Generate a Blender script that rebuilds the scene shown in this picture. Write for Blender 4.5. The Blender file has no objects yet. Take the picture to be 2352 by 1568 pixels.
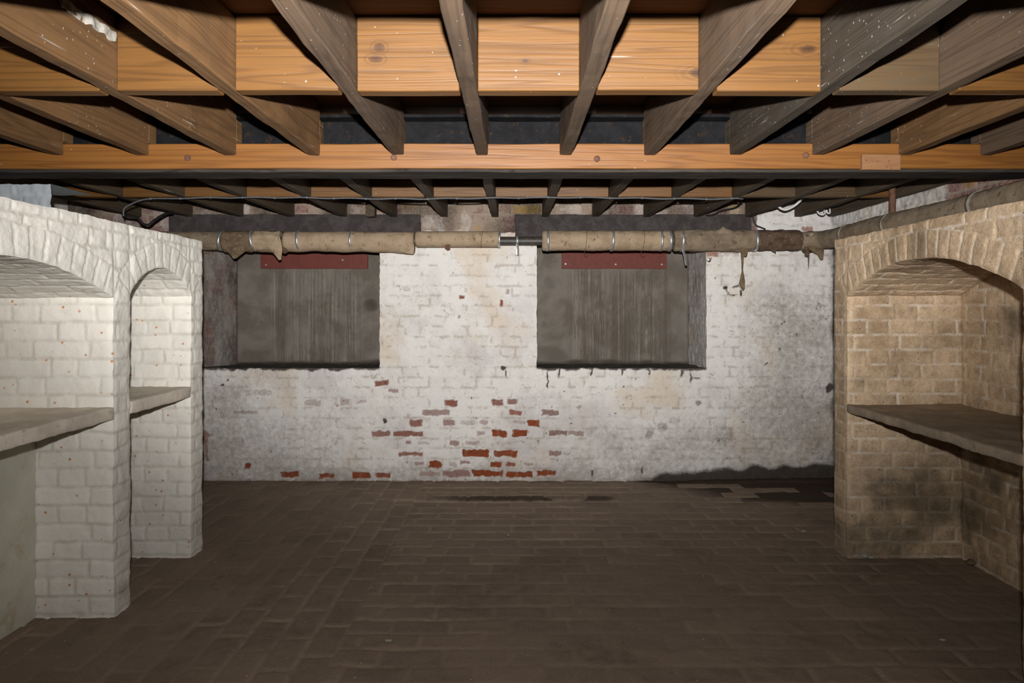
import bpy, math, random
import numpy as np
from mathutils import Vector, Matrix

# ------------------------------------------------------------------ camera, world, light, exposure
SC = bpy.context.scene
COL = SC.collection
F = 1568.0            # focal length in pixels of the 2352 wide frame (24 mm on 36 mm)
CX, CY = 1181.0, 709.0  # vanishing point of the depth axis
H = 1.27              # camera height
cam_d = bpy.data.cameras.new('camera')
cam_d.sensor_width = 36.0
cam_d.lens = 24.0
cam_d.shift_x = -5.0 / 2352
cam_d.shift_y = -75.0 / 2352
cam_d.clip_start = 0.05
cam = bpy.data.objects.new('camera', cam_d)
COL.objects.link(cam)
cam.location = (0, 0, H)
cam.rotation_euler = (math.radians(90), 0, 0)
SC.camera = cam

world = bpy.data.worlds.new('world')
SC.world = world
world.use_nodes = True
world.node_tree.nodes['Background'].inputs[0].default_value = (0.6, 0.62, 0.66, 1)
world.node_tree.nodes['Background'].inputs[1].default_value = 0.004

def flash(name, energy, size, blend, elev, radius, wide=1.0, az=0.0):
    d = bpy.data.lights.new(name, 'SPOT')
    d.energy = energy
    d.spot_size = math.radians(size)
    d.spot_blend = blend
    d.shadow_soft_size = radius
    d.color = (1.0, 0.975, 0.945)
    o = bpy.data.objects.new(name, d)
    COL.objects.link(o)
    o.location = (0.0, -0.07, H + 0.17)
    o.rotation_euler = (math.radians(90 + elev), 0, math.radians(az))
    o.scale = (wide, 1, 1)      # the flash head is wider than tall
    return o

flash('flash_hotspot', 900, 70, 1.0, 10.5, 0.02, 1.42)
flash('flash_spill', 230, 120, 1.0, 10.5, 0.02, 1.42)

SC.view_settings.view_transform = 'Standard'
SC.view_settings.look = 'None'
SC.view_settings.exposure = 0.0
SC.view_settings.gamma = 1.0
SC.view_settings.use_curve_mapping = False

# ------------------------------------------------------------------ small helpers
RNG = random.Random(7)

def at(px, py, Y):
    return np.array([(px - CX) * Y / F, Y, H + (CY - py) * Y / F])

def tag(o, label=None, cat=None, group=None, kind=None):
    if label: o['label'] = label
    if cat: o['category'] = cat
    if group: o['group'] = group
    if kind: o['kind'] = kind
    return o

def thing(name, label, cat, loc=(0, 0, 0), group=None):
    o = bpy.data.objects.new(name, None)
    o.empty_display_size = 0.05
    COL.objects.link(o)
    o.location = loc
    return tag(o, label, cat, group)

def _h(ix, iy, iz, seed):
    n = (ix * 374761393 + iy * 668265263 + iz * 2147483647 + seed * 1274126177) & 0xFFFFFFFF
    n = ((n ^ (n >> 13)) * 1274126177) & 0xFFFFFFFF
    n = ((n ^ (n >> 16)) * 2246822519) & 0xFFFFFFFF
    return ((n ^ (n >> 15)) & 0xFFFFFF) / float(0xFFFFFF)

def vnoise(x, y, z, sc, seed=0):
    x = np.asarray(x, float) * sc + 1000.0
    y = np.asarray(y, float) * sc + 1000.0
    z = np.asarray(z, float) * sc + 1000.0
    ix, iy, iz = np.floor(x).astype(np.int64), np.floor(y).astype(np.int64), np.floor(z).astype(np.int64)
    fx, fy, fz = x - ix, y - iy, z - iz
    fx, fy, fz = [t * t * (3 - 2 * t) for t in (fx, fy, fz)]
    r = 0
    for a in (0, 1):
        for b in (0, 1):
            for c in (0, 1):
                w = (fx if a else 1 - fx) * (fy if b else 1 - fy) * (fz if c else 1 - fz)
                r = r + w * _h(ix + a, iy + b, iz + c, seed)
    return r * 2 - 1

def sstep(a, b, x):
    t = np.clip((x - a) / (b - a), 0, 1)
    return t * t * (3 - 2 * t)

WLOC = {}

class MB:
    """collects vertices, faces and point attributes for one mesh"""
    def __init__(self, attrs=()):
        self.v, self.f, self.n = [], [], 0
        self.names = list(attrs)
        self.a = {k: [] for k in attrs}
    def grid(self, P, A=None, flip=False):
        n, m, _ = P.shape
        idx = np.arange(n * m).reshape(n, m) + self.n
        q = np.stack([idx[:-1, :-1], idx[1:, :-1], idx[1:, 1:], idx[:-1, 1:]], -1).reshape(-1, 4)
        if flip: q = q[:, ::-1]
        self.v.append(P.reshape(-1, 3)); self.f.extend(q.tolist()); self.n += n * m
        for k in self.names:
            val = (A or {}).get(k, 0.0)
            self.a[k].append(np.broadcast_to(np.asarray(val, float), (n, m)).reshape(-1))
    def raw(self, V, Fc):
        V = np.asarray(V, float)
        self.v.append(V)
        self.f.extend([[i + self.n for i in f] for f in Fc]); self.n += len(V)
        for k in self.names: self.a[k].append(np.zeros(len(V)))
    def build(self, name, mat, parent=None, origin=(0, 0, 0), smooth=True):
        V = np.concatenate(self.v) - np.asarray(origin, float)
        me = bpy.data.meshes.new(name)
        me.from_pydata(V.tolist(), [], self.f)
        for k in self.names:
            at_ = me.attributes.new(k, 'FLOAT', 'POINT')
            at_.data.foreach_set('value', np.concatenate(self.a[k]).astype(np.float32))
        me.materials.append(mat)
        if smooth: me.shade_smooth()
        me.update()
        o = bpy.data.objects.new(name, me)
        COL.objects.link(o)
        if parent:
            o.parent = parent
            o.location = np.asarray(origin, float) - np.asarray(WLOC.get(parent.name, parent.location), float)
        else:
            o.location = origin
        WLOC[o.name] = tuple(float(q) for q in origin)
        return o

def jit(P, amps, seed=0):
    """the same wobble for the same point, so neighbouring patches stay closed"""
    x, y, z = P[..., 0], P[..., 1], P[..., 2]
    D = np.zeros_like(P)
    for sc, am in amps:
        for k in range(3):
            D[..., k] += am * vnoise(x, y, z, sc, seed + k * 17 + int(sc))
    return P + D

def box_faces(mb, lo, hi, res, amps=(), seed=0, bev=0.0):
    """closed rough box from six grids; res = target cell size per axis"""
    lo, hi = np.array(lo, float), np.array(hi, float)
    res = np.broadcast_to(np.asarray(res, float), (3,))
    def ticks(k):
        n = max(2, int(round((hi[k] - lo[k]) / res[k])) + 1)
        t = np.linspace(lo[k], hi[k], n)
        if bev > 0 and hi[k] - lo[k] > 4 * bev:
            t = np.unique(np.concatenate([[lo[k], lo[k] + bev, hi[k] - bev, hi[k]], t[(t > lo[k] + 1.5 * bev) & (t < hi[k] - 1.5 * bev)]]))
        return t
    T = [ticks(k) for k in range(3)]
    for k in range(3):
        i, j = (k + 1) % 3, (k + 2) % 3
        A, B = np.meshgrid(T[i], T[j], indexing='ij')
        for s, val in ((0, lo[k]), (1, hi[k])):
            P = np.zeros(A.shape + (3,))
            P[..., i], P[..., j], P[..., k] = A, B, val
            if bev > 0:
                E = np.zeros(A.shape + (3,), bool)
                for q in range(3):
                    E[..., q] = (np.abs(P[..., q] - lo[q]) < 1e-9) | (np.abs(P[..., q] - hi[q]) < 1e-9)
                cnt = E.sum(-1)
                mid = (lo + hi) / 2
                f = np.where(cnt >= 2, 0.45 * bev, 0.0)[..., None] * E
                P = P + np.sign(mid - P) * f
            if amps: P = jit(P, amps, seed)
            mb.grid(P, flip=(s == 0))

def box(name, lo, hi, mat, parent=None, res=0.1, amps=(), seed=0, bev=0.003, smooth=False):
    mb = MB()
    box_faces(mb, lo, hi, res, amps, seed, bev)
    org = ((lo[0] + hi[0]) / 2, (lo[1] + hi[1]) / 2, lo[2])
    return mb.build(name, mat, parent, org, smooth)

def tube(mb, pts, rad, m=12, caps=True, rfun=None, smoothpath=True):
    """swept tube along pts; rad scalar or list; rfun(i, theta array) multiplies"""
    pts = np.asarray(pts, float)
    n = len(pts)
    rad = np.broadcast_to(np.asarray(rad, float), (n,))
    T = np.gradient(pts, axis=0)
    T /= np.linalg.norm(T, axis=1)[:, None] + 1e-12
    up = np.array([0, 0, 1.0]) if abs(T[0][2]) < 0.9 else np.array([0, 1.0, 0])
    th = np.linspace(0, 2 * math.pi, m + 1)
    P = np.zeros((n, m + 1, 3))
    for i in range(n):
        a = np.cross(T[i], up); a /= np.linalg.norm(a) + 1e-12
        b = np.cross(a, T[i])
        up = b
        r = rad[i] * (rfun(i, th) if rfun else 1.0)
        P[i] = pts[i] + np.outer(np.cos(th) * r, a) + np.outer(np.sin(th) * r, b)
    mb.grid(P)
    if caps:
        for i, fl in ((0, False), (n - 1, True)):
            V = [pts[i]] + [P[i, j] for j in range(m)]
            Fc = [[0, 1 + j, 1 + (j + 1) % m] if fl else [0, 1 + (j + 1) % m, 1 + j] for j in range(m)]
            mb.raw(V, Fc)

def spline(pts, n=40):
    pts = np.asarray(pts, float)
    k = len(pts)
    t = np.linspace(0, k - 1, n)
    out = []
    for u in t:
        i = min(int(u), k - 2); f = u - i
        p0, p1, p2, p3 = pts[max(i - 1, 0)], pts[i], pts[i + 1], pts[min(i + 2, k - 1)]
        out.append(0.5 * ((2 * p1) + (-p0 + p2) * f + (2 * p0 - 5 * p1 + 4 * p2 - p3) * f * f + (-p0 + 3 * p1 - 3 * p2 + p3) * f ** 3))
    return np.array(out)

# ------------------------------------------------------------------ materials
def srgb(r, g, b):
    def c(v):
        v /= 255.0
        return v / 12.92 if v <= 0.04045 else ((v + 0.055) / 1.055) ** 2.4
    return (c(r), c(g), c(b), 1.0)

class NT:
    def __init__(self, name):
        self.m = bpy.data.materials.new(name)
        self.m.use_nodes = True
        self.t = self.m.node_tree
        self.b = self.t.nodes['Principled BSDF']
    def n(self, typ, **kw):
        nd = self.t.nodes.new(typ)
        for k, v in kw.items(): setattr(nd, k, v)
        return nd
    def link(self, a, b): self.t.links.new(a, b)
    def set(self, sock, v):
        if isinstance(v, bpy.types.NodeSocket): self.link(v, sock)
        else: sock.default_value = v
    def math(self, op, a, b=None, c=None, clamp=False):
        nd = self.n('ShaderNodeMath', operation=op, use_clamp=clamp)
        self.set(nd.inputs[0], a)
        if b is not None: self.set(nd.inputs[1], b)
        if c is not None: self.set(nd.inputs[2], c)
        return nd.outputs[0]
    def mix(self, f, a, b, mode='MIX'):
        nd = self.n('ShaderNodeMix', data_type='RGBA', blend_type=mode)
        self.set(nd.inputs[0], f); self.set(nd.inputs[6], a); self.set(nd.inputs[7], b)
        return nd.outputs[2]
    def ramp(self, v, lo, hi, interp='SMOOTHSTEP'):
        nd = self.n('ShaderNodeMapRange', interpolation_type=interp)
        self.set(nd.inputs[0], v)
        nd.inputs[1].default_value = lo; nd.inputs[2].default_value = hi
        return nd.outputs[0]
    def coords(self, scale=(1, 1, 1), rnd=True, kind='Object'):
        tc = self.n('ShaderNodeTexCoord')
        v = tc.outputs[kind]
        if rnd:
            oi = self.n('ShaderNodeObjectInfo')
            r = self.math('MULTIPLY', oi.outputs['Random'], 57.0)
            ad = self.n('ShaderNodeVectorMath', operation='ADD')
            self.link(v, ad.inputs[0]); self.link(r, ad.inputs[1])
            v = ad.outputs[0]
        if tuple(scale) != (1, 1, 1):
            mp = self.n('ShaderNodeVectorMath', operation='MULTIPLY')
            self.link(v, mp.inputs[0]); mp.inputs[1].default_value = scale
            v = mp.outputs[0]
        return v
    def noise(self, v, scale, detail=4.0, rough=0.55, dist=0.0):
        nd = self.n('ShaderNodeTexNoise')
        self.link(v, nd.inputs['Vector'])
        nd.inputs['Scale'].default_value = scale
        nd.inputs['Detail'].default_value = detail
        nd.inputs['Roughness'].default_value = rough
        nd.inputs['Distortion'].default_value = dist
        return nd.outputs[0]
    def voro(self, v, scale, feature='F1', out='Distance'):
        nd = self.n('ShaderNodeTexVoronoi', feature=feature)
        self.link(v, nd.inputs['Vector']); nd.inputs['Scale'].default_value = scale
        return nd.outputs[out]
    def attr(self, k):
        nd = self.n('ShaderNodeAttribute', attribute_name=k)
        return nd.outputs['Fac']
    def bump(self, h, strength=0.3, dist=0.01):
        nd = self.n('ShaderNodeBump')
        nd.inputs['Strength'].default_value = strength
        nd.inputs['Distance'].default_value = dist
        self.link(h, nd.inputs['Height'])
        self.link(nd.outputs[0], self.b.inputs['Normal'])
    def spots(self, v, scale, r0, r1, keep=0.35):
        """irregular dots: voronoi cells of which only some carry a dot"""
        nd = self.n('ShaderNodeTexVoronoi')
        self.link(v, nd.inputs['Vector']); nd.inputs['Scale'].default_value = scale
        d = self.ramp(nd.outputs['Distance'], r1, r0)
        sep = self.n('ShaderNodeSeparateColor')
        self.link(nd.outputs['Color'], sep.inputs[0])
        k = self.math('LESS_THAN', sep.outputs[0], keep)
        return self.math('MULTIPLY', d, k)
    def out(self, col, rough=0.85, spec=0.25):
        self.set(self.b.inputs['Base Color'], col)
        self.set(self.b.inputs['Roughness'], rough)
        self.b.inputs['Specular IOR Level'].default_value = spec
        return self.m

def mat_wood(name, c_lo, c_hi, c_dust, axis='Y', dust=0.4, white=0.0, grain=1.0, knots=False, rough=0.75, spec=0.25, kx=2.2, knots_at=()):
    t = NT(name)
    st = {'X': (0.035, 1, 1), 'Y': (1, 0.035, 1), 'Z': (1, 1, 0.035)}[axis]
    v0 = t.coords()
    v = t.n('ShaderNodeVectorMath', operation='MULTIPLY'); t.link(v0, v.inputs[0]); v.inputs[1].default_value = st
    g = v.outputs[0]
    big = t.noise(g, 8, 3, 0.5, 0.3)
    ring = t.math('FRACT', t.math('MULTIPLY', big, 15.0 * grain))
    ring = t.math('ABSOLUTE', t.math('SUBTRACT', ring, 0.5))
    ring = t.ramp(ring, 0.0, 0.30)
    fine = t.noise(g, 140, 4, 0.6)
    mid = t.noise(g, 34, 4, 0.6)
    f = t.math('ADD', t.math('MULTIPLY', ring, 0.30), t.math('ADD', t.math('MULTIPLY', fine, 0.42), t.math('MULTIPLY', mid, 0.42)))
    col = t.mix(t.math('MINIMUM', f, 1.0), c_lo, c_hi)
    kn = None
    if knots:
        ks = {'X': (kx, 1.0, 5.0), 'Y': (5.0, kx, 5.0), 'Z': (5, 5, kx)}[axis]
        kv = t.n('ShaderNodeVectorMath', operation='MULTIPLY'); t.link(v0, kv.inputs[0]); kv.inputs[1].default_value = ks
        d = t.voro(kv.outputs[0], 1.0)
        d = t.math('ADD', d, t.math('MULTIPLY', t.math('SUBTRACT', t.noise(v0, 40, 3), 0.5), 0.05))
        kn = t.ramp(d, 0.085, 0.035)
        halo = t.ramp(d, 0.24, 0.06)
        rr = t.math('SINE', t.math('MULTIPLY', d, 120.0))
        col = t.mix(t.math('MULTIPLY', halo, t.math('MULTIPLY_ADD', t.ramp(rr, -1.0, 1.0), 0.35, 0.1)), col, c_lo)
        col = t.mix(t.math('MULTIPLY', kn, 0.8), col, (c_lo[0] * 0.35, c_lo[1] * 0.25, c_lo[2] * 0.25, 1))
    if knots_at:
        raw = t.coords(rnd=False)
        sx = t.n('ShaderNodeSeparateXYZ'); t.link(raw, sx.inputs[0])
        wob = t.math('MULTIPLY', t.math('SUBTRACT', t.noise(raw, 45, 3), 0.5), 0.5)
        for (x0, z0, rx, rz) in knots_at:
            a = t.math('DIVIDE', t.math('SUBTRACT', sx.outputs[0], x0), rx)
            b = t.math('DIVIDE', t.math('SUBTRACT', sx.outputs[2], z0), rz)
            d = t.math('SQRT', t.math('ADD', t.math('MULTIPLY', a, a), t.math('MULTIPLY', b, b)))
            d = t.math('ADD', d, wob)
            rr = t.math('MULTIPLY_ADD', t.math('SINE', t.math('MULTIPLY', d, 7.0)), 0.35, 0.35)
            col = t.mix(t.math('MULTIPLY', t.ramp(d, 3.2, 1.0), rr), col, c_lo)
            col = t.mix(t.math('MULTIPLY', t.ramp(d, 1.15, 0.75), 0.8), col, (c_lo[0] * 0.8, c_lo[1] * 0.7, c_lo[2] * 1.5, 1))
    dn = t.noise(v0, 7, 6, 0.65, 0.4)
    dn2 = t.noise(g, 30, 5, 0.7)
    dm = t.ramp(t.math('ADD', t.math('MULTIPLY', dn, 0.6), t.math('MULTIPLY', dn2, 0.4)), 0.62 - 0.3 * dust, 0.85 - 0.3 * dust)
    col = t.mix(dm, col, c_dust)
    if white > 0:
        w1 = t.spots(v0, 45, 0.06, 0.17, 0.34 * white)
        w2 = t.spots(g, 75, 0.05, 0.2, 0.24 * white)
        wn = t.ramp(t.noise(v0, 3.5, 3), 0.38, 0.55)
        wm = t.math('MULTIPLY', t.math('MAXIMUM', w1, w2), wn)
        col = t.mix(wm, col, (0.30, 0.28, 0.25, 1))
    t.bump(t.math('ADD', t.math('MULTIPLY', fine, 0.6), t.math('MULTIPLY', ring, 0.3)), 0.35, 0.004)
    return t.out(col, rough, spec)

def mat_masonry(name, paint, paint2, joint, brick_red, brick_grey, dirt, joint_amt=0.5, blotch=0.5, speck=None, speck_keep=0.3,
                speck_scale=55, rough=0.9, grit=0.12, peel_noise=0.9, peeled_min=0.0, bump=0.35, yellow=None, jlo=0.30, jhi=0.62, ochre=None, mauve=None, tone=0.16, cracks=False, speckle=0.0):
    """painted or bare brick: point attributes mort (joint), brk (per brick), peel, red, dirt"""
    t = NT(name)
    v = t.coords(rnd=False)
    n1 = t.noise(v, 2.3, 6, 0.6, 0.3)
    n2 = t.noise(v, 14, 6, 0.65)
    n3 = t.noise(v, 90, 4, 0.7)
    n4 = t.noise(v, 320, 3, 0.7)
    mort, brk = t.attr('mort'), t.attr('brk')
    peel, red, dr = t.attr('peel'), t.attr('red'), t.attr('dirt')
    bl = t.ramp(t.math('ADD', t.math('MULTIPLY', n1, 0.6), t.math('MULTIPLY', n2, 0.4)), 0.62 - 0.3 * blotch, 0.78 - 0.2 * blotch)
    col = t.mix(bl, paint, paint2)
    # per brick tone
    tone = t.math('MULTIPLY_ADD', brk, tone, 1.0 - tone / 2)
    cc = t.n('ShaderNodeCombineColor')
    for i in range(3): t.link(tone, cc.inputs[i])
    col = t.mix(1.0, col, cc.outputs[0], 'MULTIPLY')
    if speckle > 0:
        sp_ = t.math('MULTIPLY_ADD', t.math('ADD', t.ramp(n4, 0.3, 0.7, 'LINEAR'), t.ramp(n3, 0.3, 0.7, 'LINEAR')), speckle, 1.0 - speckle)
        c2 = t.n('ShaderNodeCombineColor')
        for i in range(3): t.link(sp_, c2.inputs[i])
        col = t.mix(1.0, col, c2.outputs[0], 'MULTIPLY')
    # joints
    if ochre is not None:
        n5 = t.noise(v, 1.5, 7, 0.62, 0.5)
        col = t.mix(t.math('MULTIPLY', t.ramp(n5, 0.50, 0.66), 0.62), col, ochre)
    if mauve is not None:
        mpv = t.n('ShaderNodeVectorMath', operation='ADD'); t.link(v, mpv.inputs[0]); mpv.inputs[1].default_value = (7.3, 1.1, 3.7)
        n6 = t.noise(mpv.outputs[0], 2.2, 7, 0.65, 0.4)
        col = t.mix(t.math('MULTIPLY', t.ramp(n6, 0.50, 0.66), 0.55), col, mauve)
    jm = t.math('MULTIPLY', mort, t.ramp(n2, jlo, jhi))
    col = t.mix(t.math('MULTIPLY', jm, joint_amt), col, joint)
    # grit
    gm = t.math('MULTIPLY', t.ramp(n3, 0.60, 0.74), grit * 4)
    col = t.mix(t.math('MINIMUM', gm, 1.0), col, dirt)
    if speck is not None:
        sp = t.spots(v, speck_scale, 0.10, 0.22, speck_keep)
        sm = t.math('MULTIPLY', sp, t.ramp(n2, 0.40, 0.52))
        col = t.mix(sm, col, speck)
    gr = t.attr('grime')
    gn = t.math('ADD', t.math('MULTIPLY', t.noise(v, 26, 6, 0.75), 0.6), t.math('MULTIPLY', n1, 0.4))
    gmask = t.math('MULTIPLY', t.ramp(t.math('MULTIPLY_ADD', gr, 0.35, gn), 0.50, 0.80), t.ramp(gr, 0.0, 0.4))
    col = t.mix(t.math('MULTIPLY', gmask, 0.75), col, (0.29, 0.255, 0.23, 1))
    # bare brick where the paint is off
    pn = t.math('ADD', peel, t.math('MULTIPLY', t.math('SUBTRACT', t.math('ADD', t.math('MULTIPLY', n2, 0.45), t.math('MULTIPLY', n3, 0.55)), 0.5), peel_noise))
    pm = t.math('MULTIPLY', t.ramp(pn, 0.5, 0.62), t.ramp(peel, 0.30, 1.0, 'LINEAR'))
    pm = t.math('MULTIPLY', pm, t.ramp(t.math('MULTIPLY_ADD', peel, 0.55, t.math('MULTIPLY_ADD', n3, 0.6, t.math('MULTIPLY_ADD', n2, 0.4, -0.44))), 0.26, 0.46))
    bcol = t.mix(t.math('ADD', t.math('MULTIPLY', n2, 0.35), t.math('MULTIPLY_ADD', red, 0.9, -0.12), clamp=True), brick_grey, brick_red)
    bcol = t.mix(t.ramp(n3, 0.45, 0.75), bcol, dirt)
    bcol = t.mix(t.math('MULTIPLY', mort, 0.8), bcol, joint)
    if yellow is not None:
        ym = t.math('MULTIPLY', t.ramp(brk, 0.68, 0.72), t.math('SUBTRACT', 1.0, mort))
        ym = t.math('MULTIPLY', ym, t.attr('yel'))
        bcol = t.mix(ym, bcol, yellow)
    col = t.mix(pm, col, bcol)
    if cracks:
        cv = t.n('ShaderNodeVectorMath', operation='ADD'); t.link(v, cv.inputs[0])
        wn = t.n('ShaderNodeTexNoise'); t.link(v, wn.inputs['Vector']); wn.inputs['Scale'].default_value = 9; wn.inputs['Detail'].default_value = 4
        ws = t.n('ShaderNodeVectorMath', operation='SCALE'); t.link(wn.outputs['Color'], ws.inputs[0]); ws.inputs['Scale'].default_value = 0.22
        t.link(ws.outputs[0], cv.inputs[1])
        ce = t.voro(cv.outputs[0], 7.0, 'DISTANCE_TO_EDGE')
        cm = t.math('MULTIPLY', t.ramp(ce, 0.012, 0.003), t.ramp(t.noise(v, 6, 3), 0.54, 0.64))
        col = t.mix(t.math('MULTIPLY', cm, 0.6), col, (0.16, 0.12, 0.085, 1))
    # dirt and damp
    dn = t.math('ADD', dr, t.math('MULTIPLY', t.math('SUBTRACT', t.math('ADD', t.math('MULTIPLY', n2, 0.5), t.math('MULTIPLY', n3, 0.5)), 0.5), 1.1))
    dm = t.math('MULTIPLY', t.ramp(dn, 0.15, 0.95), t.ramp(dr, 0.02, 0.3))
    col = t.mix(t.math('MULTIPLY', dm, 0.93), col, dirt)
    hgt = t.math('ADD', t.math('MULTIPLY', n3, 0.5), t.math('ADD', t.math('MULTIPLY', n4, 0.25), t.math('MULTIPLY', pm, -0.6)))
    t.bump(hgt, bump, 0.006)
    return t.out(col, rough, 0.2)

def mat_simple(name, c1, c2, scale=20, stretch=(1, 1, 1), rough=0.8, spec=0.25, metal=0.0, lo=0.4, hi=0.65, bump=0.25, c3=None, s3=60, rnd=True):
    t = NT(name)
    v = t.coords(stretch, rnd)
    n = t.noise(v, scale, 6, 0.65, 0.3)
    col = t.mix(t.ramp(n, lo, hi), c1, c2)
    if c3 is not None:
        n3 = t.noise(v, s3, 4, 0.7)
        col = t.mix(t.ramp(n3, 0.56, 0.70), col, c3)
    m = t.out(col, rough, spec)
    t.b.inputs['Metallic'].default_value = metal
    if bump: t.bump(t.noise(v, scale * 5, 4, 0.7), bump, 0.004)
    return m

M = {}
M['joist_brown'] = mat_wood('joist_brown', (0.0465, 0.0240, 0.0106, 1), (0.1705, 0.0899, 0.0368, 1), (0.0992, 0.0620, 0.0353, 1), 'Y', 0.30, 0.7)
M['joist_mid'] = mat_wood('joist_mid', (0.0331, 0.0214, 0.0138, 1), (0.1214, 0.0798, 0.0508, 1), (0.0828, 0.0627, 0.0492, 1), 'Y', 0.45, 1.1)
M['joist_grey'] = mat_wood('joist_grey', (0.0162, 0.0122, 0.0087, 1), (0.0647, 0.0503, 0.0366, 1), (0.0467, 0.0386, 0.0314, 1), 'Y', 0.5, 1.7)
M['joist_dark'] = mat_wood('joist_dark', (0.0275, 0.0187, 0.0107, 1), (0.0875, 0.0625, 0.0392, 1), (0.0625, 0.0500, 0.0356, 1), 'Y', 0.5, 0.5)
M['pine'] = mat_wood('pine', (0.0448, 0.0174, 0.0032, 1), (0.1478, 0.0650, 0.0133, 1), (0.0672, 0.0358, 0.0105, 1), 'X', 0.22, 0.4, 1.0, True, 0.55, 0.4)
M['pine_twin'] = mat_wood('pine_twin', (0.0448, 0.0174, 0.0032, 1), (0.1478, 0.0650, 0.0133, 1), (0.0672, 0.0358, 0.0105, 1), 'X', 0.22, 0.4, 1.0, False, 0.55, 0.4, knots_at=((-0.090, 0.134, 0.014, 0.011), (-0.101, 0.098, 0.017, 0.009)))
M['pine_single'] = mat_wood('pine_single', (0.0448, 0.0174, 0.0032, 1), (0.1478, 0.0650, 0.0133, 1), (0.0672, 0.0358, 0.0105, 1), 'X', 0.22, 0.4, 1.0, False, 0.55, 0.4, knots_at=((-0.010, 0.091, 0.009, 0.005),))
M['pine_dusty'] = mat_wood('pine_dusty', (0.0374, 0.0220, 0.0099, 1), (0.0825, 0.0495, 0.0218, 1), (0.0605, 0.0440, 0.0267, 1), 'X', 0.5, 1.8, 1.0, True, 0.7, 0.3)
M['pine_bearer'] = mat_wood('pine_bearer', (0.0788, 0.0242, 0.0039, 1), (0.2363, 0.0977, 0.0205, 1), (0.1313, 0.0609, 0.0158, 1), 'X', 0.15, 0.2, 1.0, True, 0.5, 0.4, 1.3)
M['pine_block'] = mat_wood('pine_block', (0.16, 0.073, 0.030, 1), (0.26, 0.135, 0.064, 1), (0.20, 0.11, 0.06, 1), 'X', 0.1, 0.0, 1.5, True, 0.65, 0.3, 3.5)
M['boards'] = mat_wood('boards', (0.06, 0.023, 0.006, 1), (0.135, 0.056, 0.014, 1), (0.07, 0.036, 0.014, 1), 'X', 0.2, 0.1, 1.0, False)
M['steel'] = mat_simple('steel', (0.0035, 0.0035, 0.0045, 1), (0.007, 0.007, 0.0085, 1), 18, rough=0.75, spec=0.15, c3=(0.022, 0.012, 0.006, 1), s3=40, bump=0.5)
M['steel_dusty'] = mat_simple('steel_dusty', (0.030, 0.025, 0.022, 1), (0.050, 0.041, 0.034, 1), 14, (0.15, 1, 1), rough=0.85, spec=0.15, c3=(0.012, 0.010, 0.009, 1), s3=50, bump=0.5)
M['lintel'] = mat_simple('lintel', (0.040, 0.034, 0.034, 1), (0.064, 0.055, 0.054, 1), 12, rough=0.85, spec=0.15, c3=(0.028, 0.023, 0.022, 1), s3=70, bump=0.4)
M['white_brick'] = mat_masonry('white_brick', (0.69, 0.67, 0.645, 1), (0.60, 0.56, 0.51, 1), (0.32, 0.265, 0.205, 1), (0.26, 0.058, 0.018, 1), (0.27, 0.185, 0.175, 1),
                               (0.026, 0.018, 0.012, 1), 0.50, 0.45, (0.10, 0.07, 0.05, 1), 0.12, 60, grit=0.12, yellow=(0.36, 0.24, 0.09, 1), jlo=0.46, jhi=0.60, bump=0.6, tone=0.05, cracks=True, ochre=(0.60, 0.49, 0.365, 1), mauve=(0.50, 0.46, 0.46, 1))
M['arcade_white'] = mat_masonry('arcade_white', (0.7314, 0.7010, 0.6417, 1), (0.6486, 0.6141, 0.5451, 1), (0.4968, 0.4623, 0.4002, 1), (0.4140, 0.1380, 0.0552, 1), (0.4140, 0.2760, 0.2070, 1),
                                (0.1794, 0.1380, 0.0897, 1), 0.62, 0.4, (0.5520, 0.2346, 0.0828, 1), 0.40, 30, grit=0.0, bump=0.7, jlo=0.30, jhi=0.60, tone=0.06)
M['pier_white'] = mat_masonry('pier_white', (0.3630, 0.3905, 0.4180, 1), (0.3190, 0.3410, 0.3685, 1), (0.4620, 0.4840, 0.5060, 1), (0.3300, 0.1100, 0.0440, 1), (0.3300, 0.2200, 0.1650, 1),
                                (0.1760, 0.1540, 0.1320, 1), 0.5, 0.4, grit=0.0, bump=0.5)
M['arcade_buff'] = mat_masonry('arcade_buff', (0.5555, 0.4157, 0.2802, 1), (0.3046, 0.2150, 0.1325, 1), (0.8500, 0.8000, 0.7196, 1), (0.3584, 0.1792, 0.0947, 1), (0.3584, 0.2688, 0.1893, 1),
                               (0.1165, 0.0896, 0.0569, 1), 0.42, 0.75, (0.1434, 0.0806, 0.0340, 1), 0.30, 50, grit=0.22, bump=0.9, jlo=0.40, jhi=0.62, speckle=0.42)
M['floor'] = mat_masonry('floor_brick', (0.2450, 0.1855, 0.1383, 1), (0.1715, 0.1278, 0.0927, 1), (0.3762, 0.2940, 0.2188, 1), (0.1575, 0.0875, 0.0525, 1), (0.1225, 0.1050, 0.0875, 1),
                         (0.0455, 0.0298, 0.0210, 1), 0.6, 0.5, (0.4550, 0.4025, 0.3325, 1), 0.05, 40, grit=0.12, bump=0.9, speckle=0.30)
M['plaster'] = mat_simple('plaster', (0.5375, 0.5250, 0.4394, 1), (0.6250, 0.6062, 0.5106, 1), 4, rough=0.9, c3=(0.5000, 0.4500, 0.2969, 1), s3=9, bump=0.2)
M['shelf'] = mat_simple('shelf_stone', (0.5625, 0.4987, 0.4185, 1), (0.6938, 0.6279, 0.5344, 1), 6, rough=0.85, c3=(0.4875, 0.4063, 0.3206, 1), s3=30, bump=0.5)
M['shelf_buff'] = mat_simple('shelf_stone_buff', (0.2240, 0.1750, 0.1260, 1), (0.3150, 0.2520, 0.1820, 1), 6, rough=0.9, c3=(0.1680, 0.1260, 0.0840, 1), s3=60, bump=0.6)
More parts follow.
